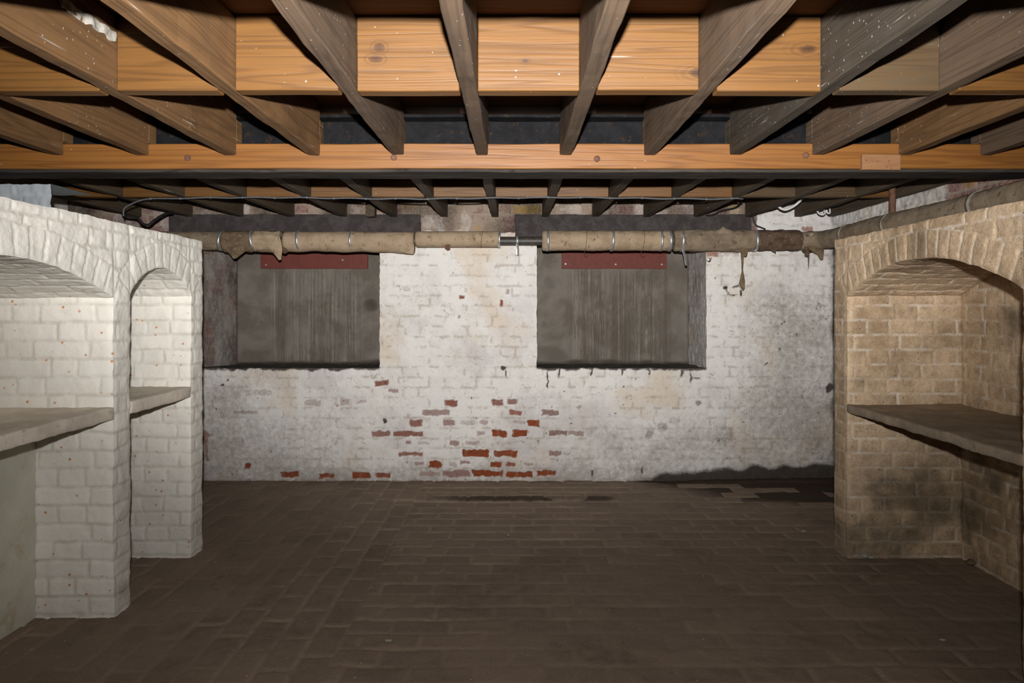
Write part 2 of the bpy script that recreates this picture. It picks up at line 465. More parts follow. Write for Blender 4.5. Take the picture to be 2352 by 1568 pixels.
M['maroon'] = mat_simple('maroon_board', (0.150, 0.036, 0.026, 1), (0.125, 0.030, 0.022, 1), 30, rough=0.6, bump=0.3, c3=(0.11, 0.028, 0.022, 1), s3=90)
M['screw'] = mat_simple('screw_zinc', (0.35, 0.36, 0.37, 1), (0.25, 0.25, 0.25, 1), 80, rough=0.5, metal=0.6, bump=0)
M['lag'] = mat_simple('lagging_canvas', (0.3465, 0.2625, 0.1785, 1), (0.2625, 0.1890, 0.1208, 1), 8, rough=0.9, c3=(0.1470, 0.0977, 0.0546, 1), s3=26, bump=0.5)
M['lag_grey'] = mat_simple('lagging_grey', (0.2310, 0.1815, 0.1265, 1), (0.1595, 0.1177, 0.0770, 1), 10, rough=0.9, c3=(0.0935, 0.0638, 0.0374, 1), s3=30, bump=0.5)
M['lag_brown'] = mat_simple('lagging_brown', (0.155, 0.11, 0.066, 1), (0.10, 0.066, 0.038, 1), 14, rough=0.9, c3=(0.24, 0.18, 0.12, 1), s3=34, bump=0.5)
M['lag_rot'] = mat_simple('lagging_rotten', (0.115, 0.075, 0.05, 1), (0.06, 0.036, 0.024, 1), 18, rough=0.9, c3=(0.22, 0.16, 0.11, 1), s3=40, bump=0.8)
M['strap'] = mat_simple('strap_metal', (0.62, 0.63, 0.64, 1), (0.40, 0.41, 0.42, 1), 50, rough=0.38, spec=0.5, metal=0.75, bump=0)
M['strap_dull'] = mat_simple('strap_dull', (0.22, 0.195, 0.16, 1), (0.15, 0.13, 0.10, 1), 50, rough=0.75, metal=0.0, bump=0)
M['pipe_iron'] = mat_simple('pipe_iron', (0.035, 0.030, 0.026, 1), (0.060, 0.050, 0.042, 1), 24, rough=0.45, spec=0.5, bump=0.3)
M['rust'] = mat_simple('rusty_pipe', (0.13, 0.065, 0.042, 1), (0.085, 0.04, 0.028, 1), 40, rough=0.8, bump=0.4)
M['cable_grey'] = mat_simple('cable_grey', (0.11, 0.115, 0.125, 1), (0.08, 0.083, 0.09, 1), 60, rough=0.6, bump=0)
M['cable_black'] = mat_simple('cable_black', (0.015, 0.015, 0.015, 1), (0.022, 0.02, 0.02, 1), 60, rough=0.5, bump=0)
M['cable_white'] = mat_simple('cable_white', (0.62, 0.62, 0.60, 1), (0.52, 0.52, 0.5, 1), 60, rough=0.5, bump=0)
M['chip'] = mat_simple('mortar_chip', (0.36, 0.34, 0.30, 1), (0.25, 0.23, 0.2, 1), 40, rough=0.9, bump=0.3)
M['chalk'] = mat_simple('chalk_blue', (0.42, 0.62, 0.68, 1), (0.55, 0.68, 0.70, 1), 60, rough=0.9, bump=0)
M['peg'] = mat_simple('galvanised_peg', (0.35, 0.45, 0.48, 1), (0.28, 0.36, 0.38, 1), 60, rough=0.5, metal=0.4, bump=0)

def mat_concrete():
    t = NT('concrete_infill')
    v = t.coords(rnd=True)
    st = t.coords((1, 1, 0.012), True)
    s1 = t.noise(st, 75, 5, 0.8)
    s2 = t.noise(st, 12, 3, 0.6)
    n1 = t.noise(v, 5, 6, 0.6, 0.3)
    n3 = t.noise(v, 110, 4, 0.7)
    str_ = t.attr('streak')
    col = t.mix(t.ramp(n1, 0.36, 0.64), (0.125, 0.107, 0.088, 1), (0.185, 0.163, 0.140, 1))
    up = t.math('MULTIPLY', t.ramp(s1, 0.52, 0.66), str_)
    dn = t.math('MULTIPLY', t.ramp(s1, 0.48, 0.36), str_)
    br = t.math('MULTIPLY', t.ramp(s2, 0.5, 0.62), str_)
    col = t.mix(t.math('MULTIPLY', br, 0.5), col, (0.095, 0.074, 0.055, 1))
    col = t.mix(t.math('MULTIPLY', up, 0.6), col, (0.34, 0.30, 0.24, 1))
    col = t.mix(t.math('MULTIPLY', dn, 0.65), col, (0.075, 0.062, 0.052, 1))
    col = t.mix(t.math('MULTIPLY', t.ramp(n3, 0.58, 0.72), 0.35), col, (0.09, 0.08, 0.07, 1))
    dr = t.attr('dirt')
    col = t.mix(t.ramp(t.math('ADD', dr, t.math('MULTIPLY', t.math('SUBTRACT', n1, 0.5), 0.9)), 0.4, 0.8), col, (0.062, 0.052, 0.043, 1))
    t.bump(n3, 0.4, 0.005)
    return t.out(col, 0.9, 0.2)
M['concrete'] = mat_concrete()

# ------------------------------------------------------------------ brick fields
def brick_id(a, b, seed):
    return _h(a.astype(np.int64), b.astype(np.int64), np.zeros_like(a, dtype=np.int64), seed)

def coursed(u, v, ch=0.0752, bond='flemish', v0=0.0, jw=0.010, soft=0.006, seed=3, st=0.23, hd=0.115):
    v = v - v0
    row = np.floor(v / ch)
    fv = v - row * ch
    dv = np.minimum(fv, ch - fv)
    rj = (_h(row.astype(np.int64), np.zeros_like(row, dtype=np.int64), np.zeros_like(row, dtype=np.int64), seed) - 0.5) * 0.05
    if bond == 'flemish':
        unit = st + hd
        uu = u + rj + np.where(np.mod(row, 2) > 0.5, unit / 2, 0)
        k = np.floor(uu / unit)
        fu = uu - k * unit
        inst = fu < st
        du = np.where(inst, np.minimum(fu, st - fu), np.minimum(fu - st, unit - fu))
        bid = brick_id(k * 2 + inst, row, seed)
    else:
        uu = u + rj + np.where(np.mod(row, 2) > 0.5, st / 2, 0)
        k = np.floor(uu / st)
        fu = uu - k * st
        du = np.minimum(fu, st - fu)
        bid = brick_id(k, row, seed)
    d = np.minimum(du, dv)
    mort = 1 - sstep(jw / 2, jw / 2 + soft, d)
    return mort, bid

def linsp(a, b, res):
    return np.linspace(a, b, max(2, int(abs(b - a) / res) + 1))

MAS = ('mort', 'brk', 'peel', 'red', 'dirt', 'yel', 'grime')

# ------------------------------------------------------------------ floor
def build_floor():
    mb = MB(MAS)
    for (y0, y1, rs) in ((-0.6, 2.0, 0.05), (2.0, 5.56, 0.0105)):
        xs, ys = linsp(-3.3, 2.6, rs), linsp(y0, y1, rs)
        X, Y = np.meshgrid(xs, ys, indexing='ij')
        Z = np.zeros_like(X)
        wob = 0.006 * vnoise(X, Y, Z, 6, 4)
        m1, b1 = coursed(X + wob, Y + wob, 0.121, 'run', 0.01, 0.011, 0.009, 11, 0.235)
        m2, b2 = coursed(Y + wob, X + wob, 0.126, 'run', -0.655, 0.011, 0.009, 12, 0.24)
        zone = X < -0.655
        mort, bid = np.where(zone, m2, m1), np.where(zone, b2, b1)
        fade = sstep(-0.25, 0.35, vnoise(X, Y, Z, 1.4, 8) + 0.5 * vnoise(X, Y, Z, 4, 9))
        mort = mort * (0.30 + 0.7 * fade)
        hgt = -0.005 * mort + 0.004 * (bid - 0.5) + 0.002 * vnoise(X, Y, Z, 22, 2)
        # row of darker slabs a little proud of the floor near the back wall
        kz = sstep(4.50, 4.515, Y) * sstep(4.66, 4.64, Y) * sstep(-0.88, -0.80, X) * sstep(0.72, 0.66, X)
        ju = np.abs(np.mod(X + 0.05, 0.26) - 0.13) > 0.122
        hgt = hgt + 0.013 * kz * np.where(ju, 0.3, 1.0)
        dirt = 0.75 * sstep(4.49, 4.51, Y) * sstep(4.64, 4.55, Y) * sstep(-0.9, -0.2, X) * sstep(0.74, 0.60, X)
        dirt = dirt * (0.55 + 0.6 * (vnoise(X, Y, Z, 7, 5) > -0.25))
        # damp corner on the right by the back wall
        corner = sstep(0.75, 1.9, X + 0.9 * (Y - 4.75)) * sstep(4.05, 4.75, Y + 0.25 * vnoise(X, Y, Z, 3, 6))
        corner = np.maximum(corner, sstep(4.93, 5.0, Y + 0.05 * vnoise(X, Y, Z, 5, 1)) * sstep(0.75, 1.1, X) * 1.1)
        corner *= np.where((bid > 0.72) & (Y < 4.95), 0.15, 1.0)
        stain = 0.28 * sstep(0.35, 0.6, vnoise(X, Y, Z, 2.6, 31)) * sstep(0.55, 0.8, bid)
        dirt = np.clip(np.maximum(dirt, np.maximum(corner * 1.35, stain)), 0, 1.3)
        hgt = hgt + 0.02 * sstep(4.93, 5.04, Y) * sstep(1.0, 2.0, X)
        Zb = hgt
        mb.grid(np.stack([X, Y, Zb], -1), dict(mort=mort, brk=bid, dirt=dirt))
    return tag(mb.build('floor', M['floor']), kind='structure')
build_floor()

# ------------------------------------------------------------------ back wall
YB = F / 311.0         # 5.042
YR = F / 283.5         # recess back
S = 311.0
def bx(px): return (px - CX) / S
def bz(py): return H + (CY - py) / S
RL = (-2.31, bx(872)); RR = (bx(1233), bx(1622))
ZS = bz(845); ZLIN = bz(556); ZTOP = H + 0.905

peels = [(1003,180,1078,216,.6,.95),(1075,232,1140,258,.3,.75),(250,232,410,275,.15,.55),(275,290,410,330,.1,.4),(185,352,330,380,.15,.62),(600,290,695,330,.2,.58),
(797,288,862,330,.1,.62),(890,290,960,318,.5,.58),(1400,292,1480,332,.65,.95),(1675,292,1748,330,.35,.95),(1765,288,1825,325,.25,.9),(1870,285,1935,325,.1,.4),
(1270,348,1430,388,.35,.78),(1775,350,1850,385,.9,.85),(1850,378,1950,390,.4,.55),(1960,350,2065,385,.1,.9),(1202,408,1285,450,.65,.88),(1390,408,1462,445,.4,.8),
(1482,408,1585,445,.2,.56),(1600,408,1660,440,.3,.65),(1690,420,1740,450,.2,.48),(1795,410,1870,440,.2,.55),(1880,410,1957,450,1,1.15),(985,470,1090,508,.6,.85),
(1110,470,1280,508,.6,.9),(1580,470,1640,505,.3,.65),(1675,465,1760,508,1,1.05),(1790,467,1878,508,1,1.1),(2000,468,2110,502,.05,.95),(2110,470,2208,505,0,.75),
(1170,530,1212,555,.9,.75),(1245,530,1315,562,0,.56),(1425,528,1490,562,.6,.75),(1520,528,1605,560,.5,.6),(1690,530,1790,560,.3,.48),(1805,528,1875,545,.6,.6),
(1135,592,1275,620,.85,.85),(1500,582,1660,624,1,1.2),(1680,585,1825,622,1,1.15),(1840,585,1960,620,.1,.42),(2008,588,2075,618,.2,.85),(2080,592,2140,615,.3,.55),
(1225,640,1285,670,.7,.66),(1310,645,1385,688,1,1.05),(1420,645,1475,680,.5,.56),(1485,642,1550,668,.7,.75),(1663,648,1735,682,1,1.0),(1757,650,1810,680,1,.85),
(1850,652,1915,678,.3,.65),(250,658,285,692,1,.95),(458,705,565,740,.95,1.05),(680,718,768,748,.9,1.0),(870,708,980,746,1,1.05),(1005,712,1095,742,.8,.95),
(1260,705,1380,735,.9,.56),(1388,698,1555,740,.5,.8),(1562,700,1740,735,1,1.2),(1760,705,1915,738,1,1.15),(1938,700,2048,732,1,1.15),(20,490,70,512,.9,.75),
(170,710,195,728,.9,.65),(60,680,130,695,.9,.48),(920,410,1005,440,.0,.5),(600,550,640,570,.2,.5),(310,125,325,150,.4,.5)]
peels = [(460 + a / 2.502, 800 + b / 2.497, 460 + c / 2.502, 800 + d / 2.497, r, w) for (a, b, c, d, r, w) in peels]
peels += [(1026,576,1028.5,600,1,.8),(1026,603,1028,618,1,.75),(1053,677,1067,687,.7,.95),(1147,688,1156,704,.9,.95),(1048,722,1058,732,.6,.7),(1160,662,1172,676,.6,.6),(925,655,945,672,.5,.5),(1622,574,1652,590,.95,.75),
          (1640,570,1700,584,.9,.6),(1622,590,1636,600,.95,.7),(468,990,478,1060,.8,.75),(1666,656,1674,670,.1,.95),(1840,520,1870,532,.8,.75),(1800,512,1830,522,.7,.5)]
for _ in range(150):
    qx, qy = 475 + 900 * RNG.random(), 880 + 215 * RNG.random()
    qw, qh = 2 + 6 * RNG.random() ** 2, 1.5 + 3.5 * RNG.random() ** 2
    peels.append((qx, qy, qx + qw, qy + qh, RNG.random(), 0.55 + 0.45 * RNG.random()))
# dark marks: x, y, half width, half height, strength (pixels of the photograph)
marks = [(1666,660,5,4,1.1),(1672,672,3,6,.8),(1690,658,10,3,.8),(1702,672,3,8,1.1),(1684,678,12,2,.7),(1285,856,2,12,1.1),(1357,856,2,11,1.0),(1430,855,2,12,1.1),(1491,855,2,10,1.0),
         (1258,872,1.3,22,1.2),(1566,856,4,12,.8),(1586,866,3,14,.9),(1155,846,7,4,1.0),(1161,858,1.6,10,1.1),(1600,868,12,3,.7),(510,885,5,4,.9),(523,873,3,5,.9),
         (885,966,5,7,1.0),(1645,640,3,3,.6),(1520,980,14,12,.5),(1490,998,10,12,.5),(1550,965,18,10,.42),(1660,1000,30,30,.36),(1605,925,8,7,.6),(1706,860,6,12,.4),
         (1358,1085,4,10,.9),(1476,1080,3,10,.8),(1588,1095,3,10,.9),(1662,1085,4,12,.9),(1048,690,2,2,.6),(1795,742,3,3,.9),(1790,800,3,3,.9),(1760,835,3,3,.8),(1830,770,2,3,.8),
         (1905,890,8,14,1.0),(1700,655,3,20,.5),(1330,935,10,6,.5),(1290,620,2,2,.5)]
marks += [(1700 + 205 * RNG.random(), 690 + 330 * RNG.random(), 0.8 + 2.0 * RNG.random() ** 2, 0.8 + 2.0 * RNG.random() ** 2, .5 + .4 * RNG.random()) for _ in range(110)]
marks += [(480 + 1200 * RNG.random(), 850 + 230 * RNG.random(), 1 + 1.5 * RNG.random(), 1 + 2 * RNG.random(), .6 + .4 * RNG.random()) for _ in range(60)]

def wall_fields(X, Z):
    px, py = CX + X * S, CY - (Z - H) * S
    wx = px + 2.5 * vnoise(X, Z, 0 * X, 26, 5) + 1.6 * vnoise(X, Z, 0 * X, 60, 6)
    wy = py + 2.0 * vnoise(X, Z, 0 * X, 26, 7) + 1.4 * vnoise(X, Z, 0 * X, 60, 8)
    peel = np.zeros_like(X); red = np.zeros_like(X)
    for (a, b, c, d, r, w) in peels:
        q = np.maximum(np.abs(wx - (a + c) / 2) - (c - a) / 2, np.abs(wy - (b + d) / 2) - (d - b) / 2)
        k = (w + 0.08) * sstep(3.0, -3.0, q)
        red = np.where(k > peel, r, red); peel = np.maximum(peel, k)
    # along the wall foot on the left, and bare brick above the pipe
    foot = 0.62 * sstep(1085, 1106, wy) * sstep(1380, 1100, wx)
    red = np.where(foot > peel, .8, red); peel = np.maximum(peel, foot)
    top = sstep(538, 530, wy + 3 * vnoise(X, Z, 0 * X, 9, 2)) * sstep(1745, 1735, wx)
    ylw = sstep(840, 880, wx)
    topw = 1.15 * top * (0.72 + 0.4 * (vnoise(X, Z, 0 * X, 11, 13) > -0.2))
    red = np.where(topw > peel, .12, red); peel = np.maximum(peel, topw)
    dirt = np.zeros_like(X)
    for (x, y, a, b, w) in marks:
        q = np.hypot((wx - x) / a, (wy - y) / b)
        dirt = np.maximum(dirt, w * sstep(1.5, 0.5, q))
    dirt = np.maximum(dirt, top * (0.48 + 0.35 * vnoise(X, Z, 0 * X, 6, 41)))
    # dirty damp foot towards the right corner
    edge = 1098 - 26 * sstep(1440, 1905, px) + 7 * vnoise(X, Z, 0 * X, 9, 3)
    dirt = np.maximum(dirt, 1.45 * sstep(-20, 10, py - edge) * sstep(1400, 1560, px))
    dirt = np.maximum(dirt, 0.45 * sstep(-10, 12, py - 1100) )
    dirt = np.maximum(dirt, 0.24 * sstep(1690, 1780, px + 40 * vnoise(X, Z, 0 * X, 3, 21)) * sstep(600, 700, py))
    dirt = np.maximum(dirt, 0.30 * sstep(14, 4, np.abs(px - 1704) + 4 * vnoise(X, Z, 0 * X, 12, 4)) * sstep(690, 760, py))
    dirt = np.maximum(dirt, 0.6 * sstep(1895, 1920, px + 10 * vnoise(X, Z, 0 * X, 8, 5)))  # right pier's shade along the wall edge, painted in as dark colour
    # dark band right below the sills
    for (a, b) in ((467, 872), (1233, 1622)):
        dirt = np.maximum(dirt, 0.9 * sstep(7, 0, wy - 846 + 3 * vnoise(X, Z, 0 * X, 20, 9)) * (py > 843) * sstep(a - 4, a + 2, px) * sstep(b + 5, b - 3, px))
    grime = 0.45 * sstep(1640, 1760, px + 60 * vnoise(X, Z, 0 * X, 2.5, 81)) * sstep(560, 720, py)
    grime = np.maximum(grime, 0.40 * sstep(860, 1000, py + 60 * vnoise(X, Z, 0 * X, 2.2, 82)) * (1 - 0.6 * sstep(600, 900, px) * sstep(1500, 1200, px)))
    grime = np.maximum(grime, 0.55 * sstep(1030, 1090, py + 18 * vnoise(X, Z, 0 * X, 4, 83)))
    grime = np.maximum(grime, 0.35 * sstep(640, 560, px + 40 * vnoise(X, Z, 0 * X, 3, 84)) * sstep(840, 900, py))
    grime = np.maximum(grime, 0.14)
    return peel, red, dirt, top, grime, ylw

def build_back_wall():
    mb = MB(MAS)
    res = 0.0085
    cols = [(-3.3, RL[0], [(0, ZTOP)]), (RL[0], RL[1], [(0, ZS), (ZLIN, ZTOP)]), (RL[1], RR[0], [(0, ZTOP)]), (RR[0], RR[1], [(0, ZS), (ZLIN, ZTOP)]), (RR[1], 2.40, [(0, ZTOP)])]
    for (x0, x1, zs) in cols:
        for (z0, z1) in zs:
            X, Z = np.meshgrid(linsp(x0, x1, res), linsp(z0 - (0.05 if z0 == 0 else 0), z1, res), indexing='ij')
            w = 0.004 * vnoise(X, Z, 0 * X, 8, 1)
            mort, bid = coursed(X + w, Z + w, 0.0752, 'flemish', 0.012, 0.009, 0.007, 21)
            peel, red, dirt, top, grime, ylw = wall_fields(X, Z)
            mort = np.where((peel > .3) & (top < .5), mort * 0.25, mort)
            mort = np.where(top > .5, np.maximum(mort, 0.9 * sstep(-0.35, 0.15, vnoise(X, Z, 0 * X, 7, 71) + 0.4 * vnoise(X, Z, 0 * X, 30, 72))), mort)
            h = -0.0025 * mort * (0.35 + 0.65 * (peel > .4)) + 0.003 * (bid - 0.5) - 0.004 * np.clip(peel, 0, 1) + 0.003 * vnoise(X, Z, 0 * X, 5, 9)
            P = np.stack([X, YB - h, Z], -1)
            P = jit(P, ((16, 0.004), (45, 0.0025)), 5)
            mb.grid(P, dict(mort=mort, brk=bid, peel=peel, red=red, dirt=dirt, yel=top * ylw, grime=grime))
    # reveals and sills of the two blocked windows
    def reveal(x0, x1, za, zb, pe, rd, dr, gm=0.6):
        T, Z = np.meshgrid(np.linspace(0, 1, 50), linsp(za, zb, 0.01), indexing='ij')
        X = x0 + (x1 - x0) * T; Y = YB + (YR + 0.03 - YB) * T
        mort, bid = coursed(Y, Z, 0.0752, 'flemish', 0.012, 0.009, 0.007, 25)
        n = vnoise(Y, Z, X, 7, 3)
        P = jit(np.stack([X, Y, Z], -1), ((16, 0.004), (45, 0.0025)), 5)
        mb.grid(P, dict(mort=mort, brk=bid, peel=pe + 0.25 * n, red=rd * bid, dirt=dr + 0.2 * vnoise(Y, Z, X, 4, 8), grime=gm))
    reveal(RL[0], -2.262, ZS - 0.02, ZTOP - 0.2, 0.66, .45, .40, 1.1)
    reveal(RL[1], RL[1], ZS - 0.02, ZTOP - 0.2, 0.4, .5, .4)
    reveal(RR[0], RR[0], ZS - 0.02, ZTOP - 0.2, 0.4, .5, .4)
    reveal(RR[1], bx(1622) - 0.0, ZS - 0.02, ZTOP - 0.2, 0.05, .2, .14, 0.42)
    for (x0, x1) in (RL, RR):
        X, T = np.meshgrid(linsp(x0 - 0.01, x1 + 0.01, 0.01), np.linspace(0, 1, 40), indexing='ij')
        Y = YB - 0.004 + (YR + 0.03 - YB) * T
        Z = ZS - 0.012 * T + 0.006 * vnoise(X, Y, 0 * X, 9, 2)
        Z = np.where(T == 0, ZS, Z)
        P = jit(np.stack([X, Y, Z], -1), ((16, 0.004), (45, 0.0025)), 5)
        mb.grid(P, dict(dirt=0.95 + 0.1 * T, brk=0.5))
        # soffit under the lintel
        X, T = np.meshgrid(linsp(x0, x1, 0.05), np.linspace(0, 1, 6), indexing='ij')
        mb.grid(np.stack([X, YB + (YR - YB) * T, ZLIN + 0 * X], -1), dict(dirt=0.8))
    return tag(mb.build('wall_back', M['white_brick']), kind='structure')
build_back_wall()

def build_infill(name, x0, x1, sx0, sx1, dirts, gap):
    """grey rendered infill closing the window"""
    mb = MB(('streak', 'dirt'))
    z0, z1 = ZS - 0.02 + gap, ZTOP - 0.2
    X, Z = np.meshgrid(linsp(x0, x1, 0.011), linsp(z0, z1, 0.011), indexing='ij')
    px = CX + X * 283.5; py = CY - (Z - H) * 283.5
    st = sstep(sx0 - 12, sx0 + 12, px) * sstep(sx1 + 15, sx1 - 25, px) * sstep(600, 640, py)
    dirt = 0.12 + 0 * X
    for (x, y, a, b, w) in dirts:
        dirt = np.maximum(dirt, w * sstep(1.4, 0.3, np.hypot((px - x) / a, (py - y) / b)))
    dirt = np.maximum(dirt, 0.7 * sstep(816, 834, py + 4 * vnoise(X, Z, 0 * X, 9, 3)))
    Y = YR - 0.006 * vnoise(X, Z, 0 * X, 4, 1) - 0.0025 * vnoise(X, Z, 0 * X, 25, 2) - 0.003 * st * vnoise(X, 0 * X, 0 * X, 40, 4)
    rim = np.minimum(np.minimum(X - x0, x1 - X), Z - z0)
    Y = Y + 0.02 * sstep(0.014, 0.0, rim)
    mb.grid(np.stack([X, Y, Z], -1), dict(streak=st, dirt=dirt))
    # edges turned back so the panel has thickness
    for (P0, P1, fl) in (((x0, z0), (x1, z0), True), ((x0, z0), (x0, z1), False), ((x1, z0), (x1, z1), True)):
        T, D = np.meshgrid(np.linspace(0, 1, 60), np.linspace(0, 1, 3), indexing='ij')
        mb.grid(np.stack([P0[0] + (P1[0] - P0[0]) * T, YR + 0.02 + 0.05 * D, P0[1] + (P1[1] - P0[1]) * T], -1), dict(dirt=0.5), flip=fl)
    # wall behind the gap
    X, Z = np.meshgrid(np.array([x0 - 0.06, x1 + 0.06]), np.array([ZS - 0.06, ZTOP - 0.2]), indexing='ij')
    mb.grid(np.stack([X, YR + 0.06 + 0 * X, Z], -1), dict(dirt=1.0))
    return tag(mb.build(name, M['concrete']), kind='structure')
build_infill('window_1', -2.255, RL[1] + 0.15, 625, 830, [(852, 700, 26, 24, .75), (600, 740, 10, 8, .55), (700, 800, 60, 30, .4), (615, 650, 26, 26, .35)], 0.012)
build_infill('window_2', RR[0] - 0.15, RR[1] + 0.001, 1310, 1540, [(1262, 650, 24, 30, .45), (1250, 745, 12, 14, .5), (1560, 760, 18, 60, .42), (1590, 690, 16, 60, .5), (1430, 760, 30, 70, .3)], 0.006)

# lintels
def lintel(x0, x1, label, seed):
    o = box('lintel', (bx(x0), YB - 0.022, bz(556)), (bx(x1), YB + 0.10, bz(493)), M['lintel'], None, (0.03, 0.05, 0.02), ((14, 0.004), (40, 0.002)), seed, 0.004)
    return tag(o, label, 'lintel')
lintel(391, 966, 'dark grey lintel over the left blocked window, behind the torn pipe lagging', 3)
lintel(1183, 1724, 'dark grey lintel over the right blocked window, ending by the white corner patch', 9)

# maroon boards fixed high on the infill
def maroon(px0, px1, label, screws):
    s = 284.6; Y = F / s
    f = lambda px: (px - CX) / s
    z0, z1 = H + (CY - 617) / s, H + (CY - 566) / s
    t = thing('maroon_board', label, 'board', ((f(px0) + f(px1)) / 2, Y, z0))
    box('panel', (f(px0), Y - 0.008, z0), (f(px1), Y + 0.014, z1), M['maroon'], t, (0.05, 0.02, 0.03), ((9, 0.001),), 4, 0.0015)
    for (x, y) in screws:
        mb = MB(); p = at(x, y, Y - 0.008)
        tube(mb, [p, p + np.array([0, -0.004, 0])], [0.0085, 0.0065], 12)
        mb.build('screw', M['screw'], t, p)
maroon(599, 845, 'maroon painted board across the top of the left blocked window', [(611, 608), (787, 597)])
maroon(1290, 1531, 'maroon painted board across the top of the right blocked window', [(1299, 606), (1414, 607), (1520, 607)])

# ------------------------------------------------------------------ side walls and ceiling boards
def build_wall_right():
    mb = MB(MAS)
    Y, Z = np.meshgrid(linsp(1.6, YB + 0.02, 0.012), linsp(1.4, ZTOP, 0.009), indexing='ij')
    X = 2.36 + 0 * Y
    mort, bid = coursed(Y, Z, 0.0752, 'flemish', 0.012, 0.010, 0.007, 31)
    bare = sstep(3.78, 3.70, Y + 0.06 * vnoise(Y, Z, X, 9, 3))
    peel = 1.1 * bare + 0.42 * sstep(0.2, 0.7, vnoise(Y, Z, X, 8, 4))
    dirt = 0.25 + 0.25 * vnoise(Y, Z, X, 5, 5)
    P = np.stack([X + 0.004 * mort, Y, Z], -1)
    mb.grid(jit(P, ((20, 0.004), (50, 0.003)), 6), dict(mort=mort, brk=bid, peel=peel, red=0.15 + 0.3 * bid, dirt=dirt, yel=0.5 * bare), flip=True)
    Y, Z = np.meshgrid(linsp(1.6, YB + 0.02, 0.1), linsp(-0.02, 1.4, 0.1), indexing='ij')
    mb.grid(np.stack([2.36 + 0 * Y, Y, Z], -1), dict(brk=0.5, dirt=0.3))
    return tag(mb.build('wall_right', M['white_brick']), kind='structure')
build_wall_right()
mb = MB(MAS)
Y, Z = np.meshgrid(linsp(-0.6, YB + 0.02, 0.08), linsp(-0.02, ZTOP, 0.08), indexing='ij')
mb.grid(np.stack([-3.3 + 0 * Y, Y, Z], -1), dict(brk=0.5, dirt=0.3))
tag(mb.build('wall_left', M['white_brick']), kind='structure')

mb = MB()
for k in range(38):
    y0 = -0.6 + k * 0.152
    lo = (-3.32, y0 + 0.0015, ZTOP + 0.004 * ((k * 7) % 3) / 3 - 0.001)
    box_faces(mb, lo, (2.42, y0 + 0.1505, ZTOP + 0.03), (0.8, 0.2, 0.1), (), 0, 0.002)
tag(mb.build('ceiling', M['boards'], smooth=False), kind='structure')

# ------------------------------------------------------------------ timber floor above: joists, noggins, bearer, steel beam
JX = [-2.76, -2.385, -2.01, -1.637, -1.252, -0.885, -0.513, -0.14, 0.229, 0.597, 0.975, 1.34, 1.72, 2.08]
ORD = ['leftmost', 'second', 'third', 'fourth', 'fifth', 'sixth', 'seventh', 'eighth', 'ninth', 'tenth', 'eleventh', 'twelfth', 'thirteenth', 'fourteenth', 'fifteenth']
ZJ = H + 0.677; ZJT = ZTOP - 0.002
JW = 0.052
YL0, YL1 = F / 520.0, F / 520.0 + 0.060     # bearer front and back
ZLT, ZLB = H + 0.729, H + 0.619

def ordl(i):
    return ORD[i] + ('' if i == 0 else ' from the left')

front_look = ['dark brown', 'dark brown', 'brown', 'warm brown white-edged', 'brown paint-splashed', 'grey', 'grey-brown', 'weathered grey', 'dark grey speckled', 'grey speckled', 'brown', 'greyish brown']
front_mat = ['joist_brown', 'joist_brown', 'joist_brown', 'joist_brown', 'joist_mid', 'joist_mid', 'joist_mid', 'joist_mid', 'joist_grey', 'joist_mid', 'joist_brown', 'joist_mid']
for i, x in enumerate(JX[2:]):
    mb = MB()
    box_faces(mb, (x - JW / 2, 1.262, ZJ), (x + JW / 2, YL0 - 0.001, ZJT), (0.026, 0.06, 0.04), ((7, 0.003), (22, 0.0016)), 40 + i, 0.004)
    box_faces(mb, (x - JW / 2, YL0 - 0.004, ZLT + 0.003), (x + JW / 2, YL1 + 0.002, H + 0.838), (0.026, 0.03, 0.04), ((7, 0.003), (22, 0.0016)), 40 + i, 0.004)
    o = mb.build('floor_joist', M[front_mat[i]], None, (x, 2.1, ZJ), False)
    if i == 2:
        q = MB()
        box_faces(q, (x + JW / 2 - 0.002, 1.84, H + 0.815), (x + JW / 2 + 0.006, 2.092, H + 0.846), (0.006, 0.008, 0.006), ((30, 0.008), (80, 0.004)), 3, 0.003)
        WLOC[o.name] = (x, 2.1, ZJ)
        so = q.build('mortar_smear', M['chip'], o, (x + JW / 2, 1.96, H + 0.83))
        so['label'] = 'pale mortar smear along the side'
    tag(o, '%s joist landing on the orange bearer, %s' % (front_look[i], ordl(i)), 'joist', 'joists in the front bay')
for i, x in enumerate(JX + [2.325]):
    o = box('floor_joist', (x - JW / 2, YL1 + 0.105, ZJ - 0.002), (x + JW / 2, YB - 0.03, ZJT), M['joist_dark'], None, (0.026, 0.06, 0.05), ((7, 0.003), (22, 0.0016)), 70 + i, 0.004)
    tag(o, 'dusty dark joist between steel beam and back wall, %s' % ordl(i), 'joist', 'joists in the rear bay')

# noggins (cross pieces between joists)
nog_look = ['dim orange', 'pale orange half-shaded', 'orange smooth-grained', 'warm orange', 'orange twin-knotted', 'bright orange single-knot', 'orange reddish-grained', 'plain bright orange', 'dusty brown white-splashed', 'orange-brown', 'brown']
nog_mat = ['pine', 'pine', 'pine', 'pine', 'pine_twin', 'pine_single', 'pine', 'pine', 'pine_dusty', 'pine', 'pine']
NY = F / 746.0
fj = JX[2:]
for i in range(1, len(fj) - 2):     # the bays inside the frame
    dy = 0.004 * ((i * 5) % 3 - 1)
    o = box('noggin', (fj[i] + JW / 2 + 0.002, NY + dy, H + 0.672), (fj[i + 1] - JW / 2 - 0.002, NY + 0.052 + dy, ZJT), M[nog_mat[i]], None, (0.06, 0.05, 0.05), ((6, 0.002),), 110 + i, 0.003)
    tag(o, '%s pine noggin between the front joists, %s' % (nog_look[i], ordl(i - 1)), 'noggin', 'noggins in the front bay')
NYB = F / 382.0
